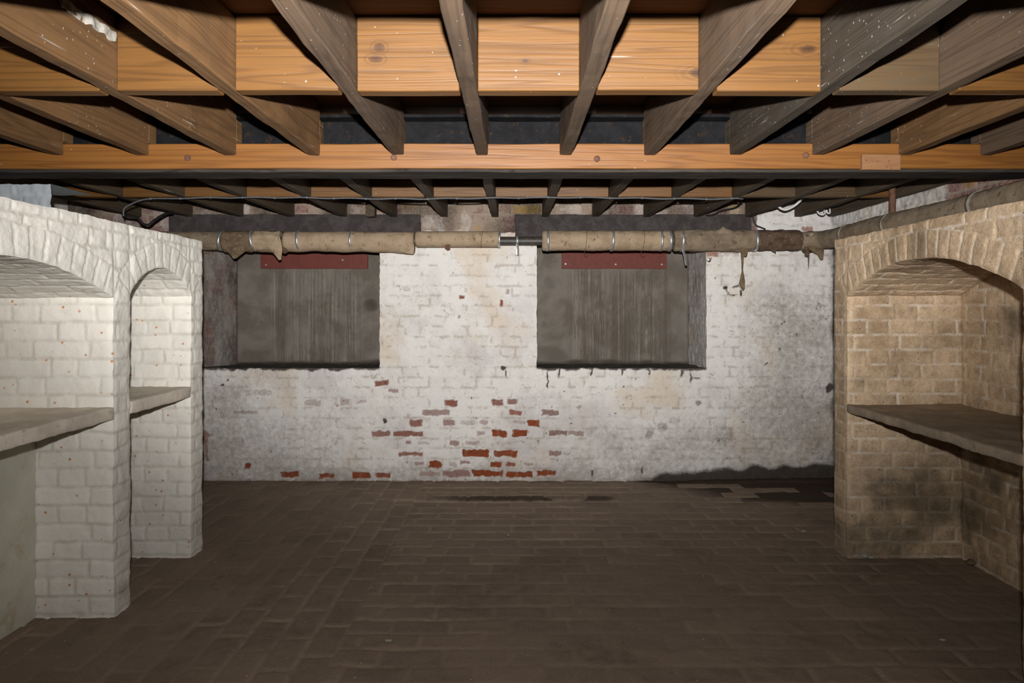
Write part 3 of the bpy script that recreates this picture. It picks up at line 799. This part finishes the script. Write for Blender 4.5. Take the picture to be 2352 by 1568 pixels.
bj = JX + [2.325]
for i in range(len(bj) - 1):
    dy = 0.003 * ((i * 5) % 3 - 1)
    o = box('noggin', (bj[i] + JW / 2 + 0.002, NYB + dy, H + 0.673), (bj[i + 1] - JW / 2 - 0.002, NYB + 0.05 + dy, ZJT), M['pine_dusty' if i in (11, 12) else 'pine'], None, (0.06, 0.05, 0.05), ((6, 0.002),), 140 + i, 0.003)
    tag(o, 'pine noggin above the grey clipped cable, %s' % ordl(i), 'noggin', 'noggins in the rear bay')
# short timber stub behind, under the rear joists
p = at(853, 500, 4.98)
o = box('timber_stub', (p[0] - 0.033, 4.93, H + 0.666), (p[0] + 0.033, 5.0, H + 0.80), M['joist_dark'], None, 0.03, ((20, 0.003),), 5, 0.003)
tag(o, 'short dark timber stub hanging over the left lintel between two rear joists', 'timber stub')

# bearer with bolts
t = thing('timber_bearer', 'long orange pine bearer with round bolt heads, bolted to the steel beam', 'bearer', (-0.3, YL0, ZLB))
box('beam', (-3.1, YL0, ZLB), (2.355, YL1 - 0.004, ZLT), M['pine_bearer'], t, (0.08, 0.03, 0.03), ((4, 0.0016), (18, 0.0008)), 9, 0.003)
for (px, py) in ((432, 363), (905, 362), (1371, 365), (1850, 357)):
    p = at(px, py, YL0)
    mb = MB(); tube(mb, [p + np.array([0, 0.004, 0]), p + np.array([0, -0.006, 0]), p + np.array([0, -0.009, 0])], [0.0135, 0.0135, 0.010], 18)
    mb.build('bolt_head', M['rust'], t, p)
q0, q1 = at(1975, 392, YL0), at(2062, 357, YL0)
t = thing('pine_block', 'small pale pine block nailed on the orange bearer at the right', 'wood block', (q0[0], YL0, q0[2]))
box('block', (q0[0], YL0 - 0.024, q0[2]), (q1[0], YL0 - 0.001, q1[2]), M['pine_block'], t, 0.03, ((20, 0.0012),), 3, 0.0025)
for (px, py) in ((1990, 368), (2017, 371), (2042, 370), (2037, 383), (2047, 386)):
    p = at(px, py, YL0 - 0.024); p[1] = YL0 - 0.0235
    mb = MB(); tube(mb, [p, p + np.array([0, -0.0012, 0])], 0.0032, 10)
    mb.build('nail_head', M['rust'], t, p)

def steel_beam(ya, label):
    """rolled I section: web, two flanges"""
    yc = ya + 0.078
    t = thing('steel_beam', label, 'steel beam', (0, yc, H + 0.603))
    am = ((8, 0.0015), (30, 0.0015))
    for part, lo, hi, m, bv in (('bottom_flange', (-3.28, ya, H + 0.603), (2.38, ya + 0.155, H + 0.6175), 'steel_dusty', 0.003),
                                ('web', (-3.28, yc - 0.006, H + 0.618), (2.38, yc + 0.006, H + 0.8445), 'steel', 0.0),
                                ('top_flange', (-3.28, ya, H + 0.845), (2.38, ya + 0.155, H + 0.860), 'steel', 0.003)):
        mb = MB()
        box_faces(mb, lo, hi, (0.06, 0.02, 0.02), am, 2, bv)
        mb.build(part, M[m], t, (0, yc, lo[2]), False)
    return t
steel_beam(YL0 - 0.003, 'black steel beam behind the orange bearer, its bottom flange showing below it')
steel_beam(1.095, 'black steel beam overhead nearest the viewer, carrying the near joist ends')

# ------------------------------------------------------------------ brick arcades
def build_arcade(name, side, X0, Xb, Yend, Ynear, top, arches, mat, label, buff=False, seed=0):
    """bins of brickwork: front face at X0, niches back to Xb; arches = (near Y, far Y, spring Z, apex Z)"""
    mb = MB(MAS)
    res = 0.0065
    AR = []
    for (ya, yb, zs, za) in arches:
        a = (yb - ya) / 2; r = za - zs
        R = (a * a + r * r) / (2 * r)
        AR.append(((ya + yb) / 2, za - R, R, math.asin(a / R), ya, yb, zs, za))
    ring = 0.118
    amps = ((9, 0.004), (28, 0.0024), (70, 0.0012))
    def put(P, n, mort, bid, dirt, flip, u=None):
        x, y, z = P[..., 0], P[..., 1], P[..., 2]
        hh = (0.0038 * (1 - mort) + 0.0028 * (bid - 0.5))
        # displacement dies out at the patch rim so patches meet
        N, Mm = mort.shape
        i = np.minimum(np.arange(N), N - 1 - np.arange(N))[:, None]; j = np.minimum(np.arange(Mm), Mm - 1 - np.arange(Mm))[None, :]
        rim = np.clip(np.minimum(i, j) / 3.0, 0, 1)
        P = P + np.asarray(n)[None, None, :] * (hh * rim)[..., None] if np.asarray(n).ndim == 1 else P + n * (hh * rim)[..., None]
        P = jit(P, amps, seed)
        mb.grid(P, dict(mort=mort, brk=bid, dirt=dirt), flip=flip)
    def dirtf(P, k=1.0):
        x, y, z = P[..., 0], P[..., 1], P[..., 2]
        n = vnoise(x, y, z, 3.2, 60 + seed) * 0.6 + vnoise(x, y, z, 9, 61 + seed) * 0.4
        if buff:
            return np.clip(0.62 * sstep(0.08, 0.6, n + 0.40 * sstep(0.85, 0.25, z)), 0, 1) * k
        return np.clip(0.6 * sstep(0.3, 0.7, n + 0.25 * sstep(0.30, 0.02, z)) * sstep(0.45, 0.1, z), 0, 1) * k
    def front_field(Y, Z):
        mort, bid = coursed(Y, Z, 0.0752, 'flemish', 0.01, 0.006, 0.006, 40 + seed)
        for (yc, zc, R, am, ya, yb, zs, za) in AR:
            rad = np.hypot(Y - yc, Z - zc); ang = np.arctan2(Y - yc, Z - zc)
            inr = (rad < R + ring) & (np.abs(ang) <= am + 0.02) & (Z > zs - 0.05)
            nb = max(5, int(round(2 * am * (R + ring / 2) / 0.0745)))
            u = (ang + am) / (2 * am) * nb
            k = np.floor(u); fu = np.minimum(u - k, k + 1 - u) * (2 * am * rad / nb)
            d = np.minimum(fu, np.abs(R + ring - rad))
            m2 = 1 - sstep(0.003, 0.010, d)
            b2 = brick_id(k + 100 * yc, k * 0 + 3, 50 + seed)
            mort = np.where(inr, m2, mort); bid = np.where(inr, b2, bid)
        return mort, bid
    nf = np.array([-side, 0, 0.0])
    # piers
    cuts = [Ynear]
    for (ya, yb, zs, za) in arches: cuts += [ya, yb]
    cuts.append(Yend)
    for k in range(0, len(cuts), 2):
        Y, Z = np.meshgrid(linsp(cuts[k], cuts[k + 1], res), linsp(-0.03, top, res), indexing='ij')
        mort, bid = front_field(Y, Z)
        P = np.stack([X0 + 0 * Y, Y, Z], -1)
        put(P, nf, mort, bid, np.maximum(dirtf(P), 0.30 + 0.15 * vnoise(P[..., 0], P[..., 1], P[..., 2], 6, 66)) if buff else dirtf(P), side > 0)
    for (yc, zc, R, am, ya, yb, zs, za) in AR:
        # wall over the arch
        ys = linsp(ya, yb, res); nv = int((top - zs) / res)
        Y, V = np.meshgrid(ys, np.linspace(0, 1, nv), indexing='ij')
        zi = zc + np.sqrt(np.maximum(R * R - (Y - yc) ** 2, 0))
        Z = zi + (top - zi) * V
        mort, bid = front_field(Y, Z)
        P = np.stack([X0 + 0 * Y, Y, Z], -1)
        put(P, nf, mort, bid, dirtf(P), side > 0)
        # vault
        A, X = np.meshgrid(np.linspace(-am, am, max(20, int(2 * am * R / res))), linsp(X0, Xb, res) if X0 < Xb else linsp(X0, Xb, res), indexing='ij')
        Y = yc + R * np.sin(A); Z = zc + R * np.cos(A)
        mort, bid = coursed(X * side, A * R + 5, 0.0752, 'run', 0.0, 0.006, 0.006, 45 + seed, 0.235)
        P = np.stack([X, Y, Z], -1)
        n = np.stack([0 * A, -np.sin(A), -np.cos(A)], -1)
        put(P, n, mort, bid, dirtf(P), side < 0)
        # jambs
        for (yj, ny) in ((yb, -1.0), (ya, 1.0)):
            X, Z = np.meshgrid(linsp(X0, Xb, res), linsp(-0.03, zs, res), indexing='ij')
            mort, bid = coursed(X * side, Z, 0.0752, 'flemish', 0.01, 0.006, 0.006, 47 + seed + int(yj * 7))
            P = np.stack([X, yj + 0 * X, Z], -1)
            put(P, np.array([0, ny, 0.0]), mort, bid, dirtf(P), (side > 0) == (ny > 0))
        # back
        ys = linsp(ya, yb, res * 1.3); nv = int(za / (res * 1.3))
        Y, V = np.meshgrid(ys, np.linspace(0, 1, nv), indexing='ij')
        zi = zc + np.sqrt(np.maximum(R * R - (Y - yc) ** 2, 0))
        Z = -0.03 + (zi + 0.03) * V
        mort, bid = coursed(Y, Z, 0.0752, 'flemish', 0.01, 0.006, 0.006, 49 + seed)
        P = np.stack([Xb + 0 * Y, Y, Z], -1)
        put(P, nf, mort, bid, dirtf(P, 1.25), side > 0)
    # top ledge and far end
    X, Y = np.meshgrid(linsp(X0, Xb + (0.07 if side > 0 else 0), 0.02), linsp(Ynear, Yend, 0.0065), indexing='ij')
    P = jit(np.stack([X, Y, top + 0 * X], -1), amps, seed)
    mb.grid(P, dict(brk=0.5), flip=side < 0)
    X, Z = np.meshgrid(linsp(X0, Xb + (0.07 if side > 0 else 0), 0.02), linsp(-0.03, top, 0.0065), indexing='ij')
    P = jit(np.stack([X, Yend + 0 * X, Z], -1), amps, seed)
    mb.grid(P, dict(brk=0.5), flip=side > 0)
    t = thing(name, label, 'brick arcade', ((X0 + Xb) / 2, (Ynear + Yend) / 2, 0))
    mb.build('arched_brickwork', mat, t, (0, 0, 0))
    return t

XL, XLB = -1.65, -2.23
XR, XRB = 1.70, 2.28
left = build_arcade('brick_arcade', -1, XL, XLB, F / 434, 1.30, H + 0.360,
    [(1.61, F / 558, H + 0.045, H + 0.172), (F / 535, F / 450, H + 0.062, H + 0.192)], M['arcade_white'],
    'white painted brick arcade with a wide and a narrow arched niche along the left side')
right = build_arcade('brick_arcade', 1, XR, XRB, F / 433, 1.75, H + 0.363,
    [(F / 688, F / 450, H + 0.066, H + 0.212)], M['arcade_buff'],
    'buff brown brick arcade with one wide arched niche along the right side', True, 5)
# smooth plastered panel filling the niche below the left shelf
mb = MB()
Y, Z = np.meshgrid(linsp(1.62, F / 558 - 0.004, 0.02), linsp(-0.01, H - 0.46, 0.02), indexing='ij')
P = np.stack([-1.965 + 0.006 * vnoise(Y, Z, 0 * Y, 3, 2) + 0.002 * vnoise(Y, Z, 0 * Y, 20, 3), Y, Z], -1)
mb.grid(P, flip=True)
o = mb.build('plaster_panel', M['plaster'], left, (0, 0, 0))
tag(o, 'smooth plastered panel below the shelf')

def shelf(lo, hi, mat, label, seed):
    o = box('stone_shelf', lo, hi, mat, None, (0.02, 0.02, 0.02), ((12, 0.0035), (40, 0.002)), seed, 0.004, True)
    return tag(o, label, 'shelf')
shelf((-2.225, 1.615, H - 0.457), (XL + 0.005, F / 558 - 0.003, H - 0.405), M['shelf'], 'thick pale stone shelf in the wide niche of the white arcade', 3)
shelf((-2.225, F / 535 + 0.003, H - 0.452), (XL + 0.004, F / 450 - 0.003, H - 0.397), M['shelf'], 'short pale stone shelf in the narrow niche of the white arcade', 6)
shelf((XR - 0.004, F / 688 + 0.003, H - 0.527), (2.277, F / 450 - 0.003, H - 0.487), M['shelf_buff'], 'brown stone shelf in the arched niche of the buff arcade', 8)

# painted brick pier on the far left under the beam
mb = MB(MAS)
px1 = -2.236
X, Z = np.meshgrid(linsp(-2.95, px1, 0.008), linsp(0, H + 0.601, 0.008), indexing='ij')
mort, bid = coursed(X, Z, 0.0752, 'flemish', 0.01, 0.010, 0.008, 77)
mb.grid(jit(np.stack([X, 3.30 - 0.004 * (1 - mort), Z], -1), ((20, 0.004), (50, 0.003)), 6), dict(mort=mort, brk=bid))
Y, Z = np.meshgrid(linsp(3.30, 3.62, 0.02), linsp(0, H + 0.601, 0.008), indexing='ij')
mb.grid(jit(np.stack([px1 - (Y - 3.30) * 0.75, Y, Z], -1), ((20, 0.004), (50, 0.003)), 6), dict(brk=0.5), flip=False)
X, Y = np.meshgrid(linsp(-2.95, px1, 0.05), linsp(3.30, 3.62, 0.05), indexing='ij')
mb.grid(jit(np.stack([X, Y, H + 0.601 + 0 * X], -1), ((20, 0.004), (50, 0.003)), 6), dict(brk=0.5))
tag(mb.build('brick_pier', M['pier_white']), 'pale bluish painted brick pier rising above the left arcade under the steel beam', 'brick pier')

# ------------------------------------------------------------------ lagged pipe
PY = F / 318.0; PZ = H + 0.49; PXR = 2.20
pipe = thing('lagged_pipe', 'old lagged heating pipe along the back wall and round above the right arcade', 'pipe', (0, PY, PZ))
def px2x(px): return (px - CX) / 318.0
def sheath(x0, x1, r, mat, seed, rough=0.03, sag=0.0, flare=0.0, name='lagging', zoff=0.0, lumps=0.0):
    xs = linsp(px2x(x0), px2x(x1), 0.008)
    n = len(xs)
    pts = np.stack([xs, PY + 0 * xs, PZ + zoff + 0 * xs], -1)
    tt = (xs - xs[0]) / (xs[-1] - xs[0])
    def rf(i, th):
        x = xs[i]
        w = 1 + rough * vnoise(x + 0 * th, np.cos(th) * 0.3, np.sin(th) * 0.3, 16, seed) + rough * 0.6 * vnoise(x + 0 * th, np.cos(th) * 0.3, np.sin(th) * 0.3, 45, seed + 3)
        down = np.clip(-np.sin(th), 0, 1) ** 3
        w = w + down * (sag * (0.5 + 0.5 * vnoise(x, 3.3, seed, 9, seed)) + flare * tt[i] ** 5)
        w = w + lumps * np.clip(vnoise(x + 0 * th, np.cos(th), np.sin(th), 22, seed + 9), 0, 1)
        # rounded ends
        e = min(tt[i], 1 - tt[i]) * (xs[-1] - xs[0])
        return w * (1 - 0.16 * max(0, 1 - e / 0.012) ** 2)
    mb = MB()
    tube(mb, pts, r, 40, True, rf)
    return mb.build(name, M[mat], pipe, (px2x((x0 + x1) / 2), PY, PZ))
R0 = 0.070
# the iron pipe itself
mb = MB(); tube(mb, spline([(px2x(300), PY, PZ), (px2x(700), PY, PZ), (px2x(1500), PY, PZ), (px2x(1830), PY, PZ)], 60), 0.031, 24)
mb.build('iron_pipe', M['pipe_iron'], pipe, (0, PY, PZ))
sheath(330, 512, R0 * 0.97, 'lag_grey', 1)
sheath(514, 583, R0 * 1.0, 'lag_brown', 2, 0.04, 0.30)
sheath(583, 646, R0 * 1.02, 'lag', 3, 0.07, 0.10, 0.1, lumps=0.14)
sheath(654, 952, R0 * 1.0, 'lag', 4, 0.03, 0.18, 0.25, zoff=-0.003)
sheath(955, 1149, R0 * 0.83, 'lag', 5, 0.012, zoff=0.012)
sheath(1245, 1542, R0 * 1.0, 'lag', 6, 0.025, 0.12, zoff=0.004)
sheath(1546, 1732, R0 * 1.06, 'lag_grey', 7, 0.05, 0.10, zoff=0.004, lumps=0.08)
sheath(1734, 1838, R0 * 1.02, 'lag_rot', 8, 0.06, 0.06, zoff=0.006, lumps=0.08)
sheath(1842, 1878, R0 * 0.82, 'lag_rot', 9, 0.18, 0.25, lumps=0.4)
# run along the right wall, above the arcade
path = [(px2x(1836), PY, PZ)]
for a in np.linspace(0, 90, 9):
    path.append((PXR - 0.13 + 0.13 * math.sin(math.radians(a)), PY - 0.13 + 0.13 * math.cos(math.radians(a)), PZ))
for y in np.linspace(PY - 0.2, 1.8, 14): path.append((PXR, y, PZ + 0.004 * math.sin(y * 5)))
path = spline(path, 240)
mb = MB()
tube(mb, path, 0.064, 36, True, lambda i, th: 1 + 0.05 * vnoise(path[i][1] + 0 * th, np.cos(th) * .3, np.sin(th) * .3, 14, 4) + 0.03 * vnoise(path[i][1] + 0 * th, np.cos(th) * .3, np.sin(th) * .3, 40, 4))
mb.build('lagging', M['lag_grey'], pipe, (PXR, 3.5, PZ))

def strap(px, r=R0 * 1.04, w=0.017, tail=None, zoff=0.0, tilt=0.0):
    x = px2x(px)
    mb = MB()
    xs = np.array([-w / 2, -w / 2, w / 2, w / 2]) + x
    th = np.linspace(0, 2 * math.pi, 41)
    P = np.zeros((4, 41, 3))
    for i, rr in enumerate((r - 0.004, r + 0.0015, r + 0.0015, r - 0.004)):
        P[i, :, 0] = xs[i] + tilt * np.sin(th); P[i, :, 1] = PY + rr * np.cos(th); P[i, :, 2] = PZ + zoff + rr * np.sin(th)
    mb.grid(P, flip=True)
    if tail:
        dx, dz = tail
        a = np.array([x, PY - r * 0.6, PZ + zoff - r * 0.8]); b = a + np.array([dx, -0.006, -dz])
        box_pts = []
        for q in (a, (a + b) / 2 + np.array([0.002, -0.004, 0]), b):
            box_pts.append([q + np.array([-w / 2, 0, 0]), q + np.array([w / 2, 0, 0]), q + np.array([w / 2, 0.0025, 0]), q + np.array([-w / 2, 0.0025, 0]), q + np.array([-w / 2, 0, 0])])
        so = mb.build('strap', M['strap'], pipe, (x, PY, PZ))
        mb = MB(); mb.grid(np.array(box_pts))
        return mb.build('loose_end', M['strap'], so, b)
    mb.build('strap', M['strap'], pipe, (x, PY, PZ))
strap(510, R0 * 1.01, tilt=0.008); strap(583, R0 * 1.08, 0.016, tilt=-0.012); strap(688, R0 * 1.07, 0.017, tilt=-0.006); strap(808, R0 * 1.05, 0.014)
strap(1147, R0 * 0.86, 0.016, zoff=0.012); strap(1258, R0 * 1.05, 0.018); strap(1406, R0 * 1.05, 0.018, tilt=0.004); strap(1517, R0 * 1.05, 0.016); strap(1537, R0 * 1.06, 0.018)
strap(1565, R0 * 1.10, 0.018, tail=(0.024, 0.118)); strap(1733, R0 * 1.10, 0.017)
# bracket on the bare length
strap(1188, 0.034, 0.018, tail=(0.004, 0.075))
# wire ties with twisted ends
for px in (1345, 1476, 1107):
    x = px2x(px); mb = MB()
    rr = R0 * (1.06 if px != 1107 else 0.86)
    zo = 0.004 if px != 1107 else 0.012
    th = np.linspace(-math.pi / 2, 1.5 * math.pi, 40)
    pts = [(x + 0.006 * math.sin(a), PY + rr * math.cos(a), PZ + zo + rr * math.sin(a)) for a in th]
    if px != 1107:
        pts += [(x - 0.012, PY - 0.008, PZ - rr - 0.018), (x + 0.002, PY - 0.02, PZ - rr - 0.030), (x + 0.014, PY - 0.025, PZ - rr - 0.014)]
    tube(mb, pts, 0.0017, 6)
    mb.build('wire_tie', M['rust'], pipe, (x, PY, PZ))
# straps on the right-hand run
def strap_y(y, w=0.02):
    mb = MB(); th = np.linspace(0, 2 * math.pi, 37); P = np.zeros((4, 37, 3))
    for i, (d, rr) in enumerate(((-w / 2, 0.062), (-w / 2, 0.0695), (w / 2, 0.0695), (w / 2, 0.062))):
        P[i, :, 0] = PXR + rr * np.cos(th); P[i, :, 1] = y + d; P[i, :, 2] = PZ + rr * np.sin(th)
    mb.grid(P)
    mb.build('strap', M['strap_dull'], pipe, (PXR, y, PZ))
for y in (4.50, 3.98, 3.22): strap_y(y)
# ragged flaps hanging from the torn lagging: outline given in pixels, thin cloth with thickness
def flap(outline, Y, mat, seed, thick=0.004, bulge=0.012, name='torn_flap'):
    pts = np.array([at(x, y, Y) for (x, y) in outline])
    c = pts.mean(0)
    n = len(pts); rings = 6
    mb = MB()
    T = np.linspace(0.0, 1, rings)
    for s, fl in ((0, True), (1, False)):
        P = np.zeros((rings, n + 1, 3))
        for i, t_ in enumerate(T):
            q = c + (pts - c) * t_
            q[:, 1] += -bulge * (1 - t_ ** 2) + thick * s * (1.0 if t_ < 0.99 else 0.5) + 0.008 * vnoise(q[:, 0], q[:, 2], 0 * q[:, 0], 30, seed)
            P[i, :n] = q; P[i, n] = q[0]
        mb.grid(P, flip=fl)
    return mb.build(name, M[mat], pipe, c)
FY = PY - 0.055
flap([(514, 548), (580, 552), (583, 570), (563, 577), (543, 593), (537, 594), (526, 582), (516, 571)], FY, 'lag_brown', 1)
flap([(598, 560), (640, 540), (646, 556), (648, 575), (645, 596), (640, 597), (631, 585), (620, 574)], FY, 'lag', 2)
flap([(905, 555), (949, 550), (951, 570), (949, 584), (938, 582), (920, 577)], FY, 'lag', 3)
flap([(652, 540), (664, 545), (662, 578), (655, 583), (648, 580), (650, 560)], FY + 0.02, 'lag_rot', 4)
flap([(1640, 534), (1655, 526), (1661, 520), (1668, 525), (1684, 530), (1676, 540), (1658, 545), (1648, 540)], FY, 'lag_grey', 5)
flap([(1700, 560), (1708, 560), (1708, 600), (1707, 620), (1711, 645), (1711, 662), (1707, 667), (1703, 660), (1698, 648), (1704, 622), (1703, 595)], FY, 'lag_brown', 6, 0.006, 0.006)
flap([(1710, 568), (1720, 570), (1716, 588), (1712, 590), (1706, 585)], FY, 'lag_brown', 7)
flap([(1755, 570), (1782, 568), (1782, 582), (1776, 578), (1768, 573)], FY, 'lag_rot', 8)
flap([(1858, 556), (1880, 540), (1892, 548), (1893, 570), (1890, 596), (1884, 596), (1878, 584), (1866, 578), (1857, 570)], FY, 'lag_brown', 9)
flap([(1861, 536), (1875, 536), (1886, 546), (1880, 556), (1864, 552)], FY - 0.012, 'lag', 10)
flap([(1848, 565), (1858, 566), (1859, 585), (1858, 612), (1857, 618), (1855, 590), (1849, 588)], FY, 'lag_rot', 11)
flap([(1798, 560), (1820, 556), (1819, 572), (1806, 573), (1796, 570)], FY - 0.01, 'lag_rot', 12)
# rusty hook under the lagging
flap([(1022, 562), (1034, 561), (1034, 572), (1028, 574), (1022, 570)], PY - 0.045, 'rust', 13, 0.012, 0.004, 'rusty_lug')
# thin rusty riser on the right-hand run
Yr = F / 394.0
mb = MB(); tube(mb, [(PXR + 0.005, Yr, PZ + 0.04), (PXR + 0.005, Yr, PZ + 0.20), (PXR + 0.005, Yr, ZTOP - 0.01)], 0.018, 16)
mb.build('riser_pipe', M['rust'], pipe, (PXR, Yr, PZ))

# ------------------------------------------------------------------ cables
yc_ = NYB - 0.004; zc_ = H + 0.665
def cx(px): return (px - CX) / (F / yc_)
t = thing('clipped_cable', 'thin grey cable clipped straight along the rear noggins', 'cable', (0, yc_, zc_))
pts = [at(284, 496, yc_), at(286, 478, yc_), at(312, 464, yc_), (cx(345), yc_, zc_ - 0.004)]
for i, px in enumerate(range(420, 1690, 55)):
    pts.append((cx(px), yc_, zc_ + (0.0015 if i % 2 else -0.003) + 0.004 * math.sin(i * 0.5)))
pts += [(cx(1695), yc_, zc_ - 0.002), at(1706, 457, yc_ + 0.03)]
sp = spline(pts, 260)
mb = MB(); tube(mb, sp, 0.0045, 10); mb.build('cable', M['cable_grey'], t, (0, yc_, zc_))
clip_px = [345, 412, 485, 555, 634, 702, 768, 838, 907, 981, 1049, 1120, 1192, 1262, 1336, 1402, 1474, 1548, 1620, 1681]
for px in clip_px:
    i = int(np.argmin(np.abs(sp[:, 0] - cx(px))))
    p = sp[i]
    mb = MB()
    box_faces(mb, p + np.array([-0.005, -0.007, -0.007]), p + np.array([0.005, 0.007, 0.0065]), 0.01, (), 0, 0.002)
    mb.build('cable_clip', M['cable_grey'], t, p)

def cable(name, pts, r, mat, label):
    c = spline(pts, 50); mb = MB(); tube(mb, c, r, 10)
    return tag(mb.build(name, M[mat], None, c[len(c) // 2]), label, 'cable')
cable('hanging_cable', [at(282, 492, 4.55), at(290, 496, 4.5), at(315, 500, 4.5), at(328, 514, 4.5), at(342, 516, 4.5), at(356, 505, 4.52), at(380, 491, 4.6), at(396, 489, 4.7)], 0.009, 'cable_black',
      'thick black cable sagging in a loop above the left arcade')
cable('hanging_cable', [at(1722, 490, 4.99), at(1729, 498, 4.99), at(1736, 516, 4.985), at(1748, 522, 4.985), at(1758, 526, 4.985)], 0.005, 'cable_black',
      'thin black wire curving down to the pipe by the white corner patch')
cable('cable_loop', [at(1786, 472, 4.62), at(1795, 479, 4.62), at(1806, 481, 4.61), at(1822, 474, 4.6), at(1836, 463, 4.58), at(1842, 455, 4.56)], 0.0085, 'cable_white',
      'white cable hanging in one shallow loop between rear joists')
cable('cable_loop', [at(1876, 482, 4.72), at(1881, 490, 4.72), at(1889, 493, 4.72), at(1895, 489, 4.71), at(1893, 483, 4.7)], 0.006, 'cable_white',
      'small white cable curl, left of the pair in the right rear corner')
cable('cable_loop', [at(1897, 482, 4.72), at(1901, 489, 4.72), at(1906, 489, 4.72), at(1906, 480, 4.7)], 0.006, 'cable_white',
      'smallest white cable curl, right of the pair in the right rear corner')
cable('loose_cable', [at(1622, 494, 4.96), at(1634, 494, 4.96), at(1645, 490, 4.96), at(1656, 484, 4.95), at(1690, 476, 4.9), at(1704, 462, 4.75)], 0.006, 'cable_black',
      'dark cable lying over the right end of the right lintel')

# galvanised peg in the wall by the right window
p = at(1622, 597, YB)
t = thing('wall_peg', 'small blue-grey metal peg sticking out of the wall right of the right window', 'peg', p)
mb = MB(); tube(mb, [p + np.array([0.02, 0.01, -0.004]), p + np.array([0.0, -0.055, 0.0])], 0.008, 10); mb.build('pin', M['peg'], t, p)
mb = MB(); tube(mb, [p + np.array([0.02, 0.004, -0.004]), p + np.array([0.02, -0.006, -0.004])], [0.017, 0.013], 12); mb.build('rust_collar', M['rust'], t, p)

zz = [(1034, 582), (1037, 580), (1036, 586), (1039, 584), (1037, 590), (1040, 588), (1037, 595), (1041, 593), (1037, 601), (1040, 604)]
c = spline([at(x, y, YB - 0.0085) for (x, y) in zz], 60); mb = MB(); tube(mb, c, 0.0016, 6)
tag(mb.build('chalk_mark', M['chalk'], None, c[30]), 'tiny pale blue chalk scribble on the white wall under the pipe', 'chalk mark')

# ------------------------------------------------------------------ loose bits on the floor
def chip(px, py, sx, sy, sz, label, seed, mat='chip', group=None):
    Y = F * H / (py - CY)
    p = at(px, py, Y); p[2] = 0.001
    mb = MB()
    th = np.linspace(0, 2 * math.pi, 11); ph = np.linspace(0, math.pi, 7)
    A, B = np.meshgrid(ph, th, indexing='ij')
    P = np.stack([np.sin(A) * np.cos(B) * sx, np.sin(A) * np.sin(B) * sy, sz * (1 + np.cos(A))], -1)
    w = 1 + 0.35 * vnoise(P[..., 0] + seed, P[..., 1], P[..., 2], 40, seed)
    P = P * w[..., None] + p
    P[:, -1] = P[:, 0]
    mb.grid(P, flip=True)
    return tag(mb.build('mortar_chip', M[mat], None, p, False), label, 'mortar chip', group)
chip(1965, 1279, 0.035, 0.014, 0.010, 'largest pale mortar fragment at the foot of the buff arcade', 1)
chip(1987, 1281, 0.016, 0.012, 0.009, 'small pale mortar lump beside the largest fragment at the buff arcade foot', 2)
chip(2003, 1283, 0.022, 0.010, 0.007, 'flat mortar fragment right of the others at the buff arcade foot', 3)
chip(2166, 1472, 0.014, 0.008, 0.005, 'pale chip alone on the floor in the lower right', 4)
chip(1615, 1325, 0.004, 0.008, 0.004, 'tiny white chip on the floor right of centre', 5)
chip(893, 1474, 0.014, 0.010, 0.006, 'greyish chip on the floor in the lower middle', 6)
chip(1168, 1230, 0.010, 0.007, 0.005, 'small pale chip on the floor in front of the dark slab row', 7)
chip(495, 1293, 0.006, 0.005, 0.004, 'tiny pale chip on the floor near the white arcade', 8)
chip(1846, 1222, 0.012, 0.008, 0.005, 'white chip on the floor near the damp corner', 9)
chip(2230, 1297, 0.03, 0.02, 0.012, 'brown crumbled mortar lump in the corner inside the buff niche', 10, 'lag_brown')
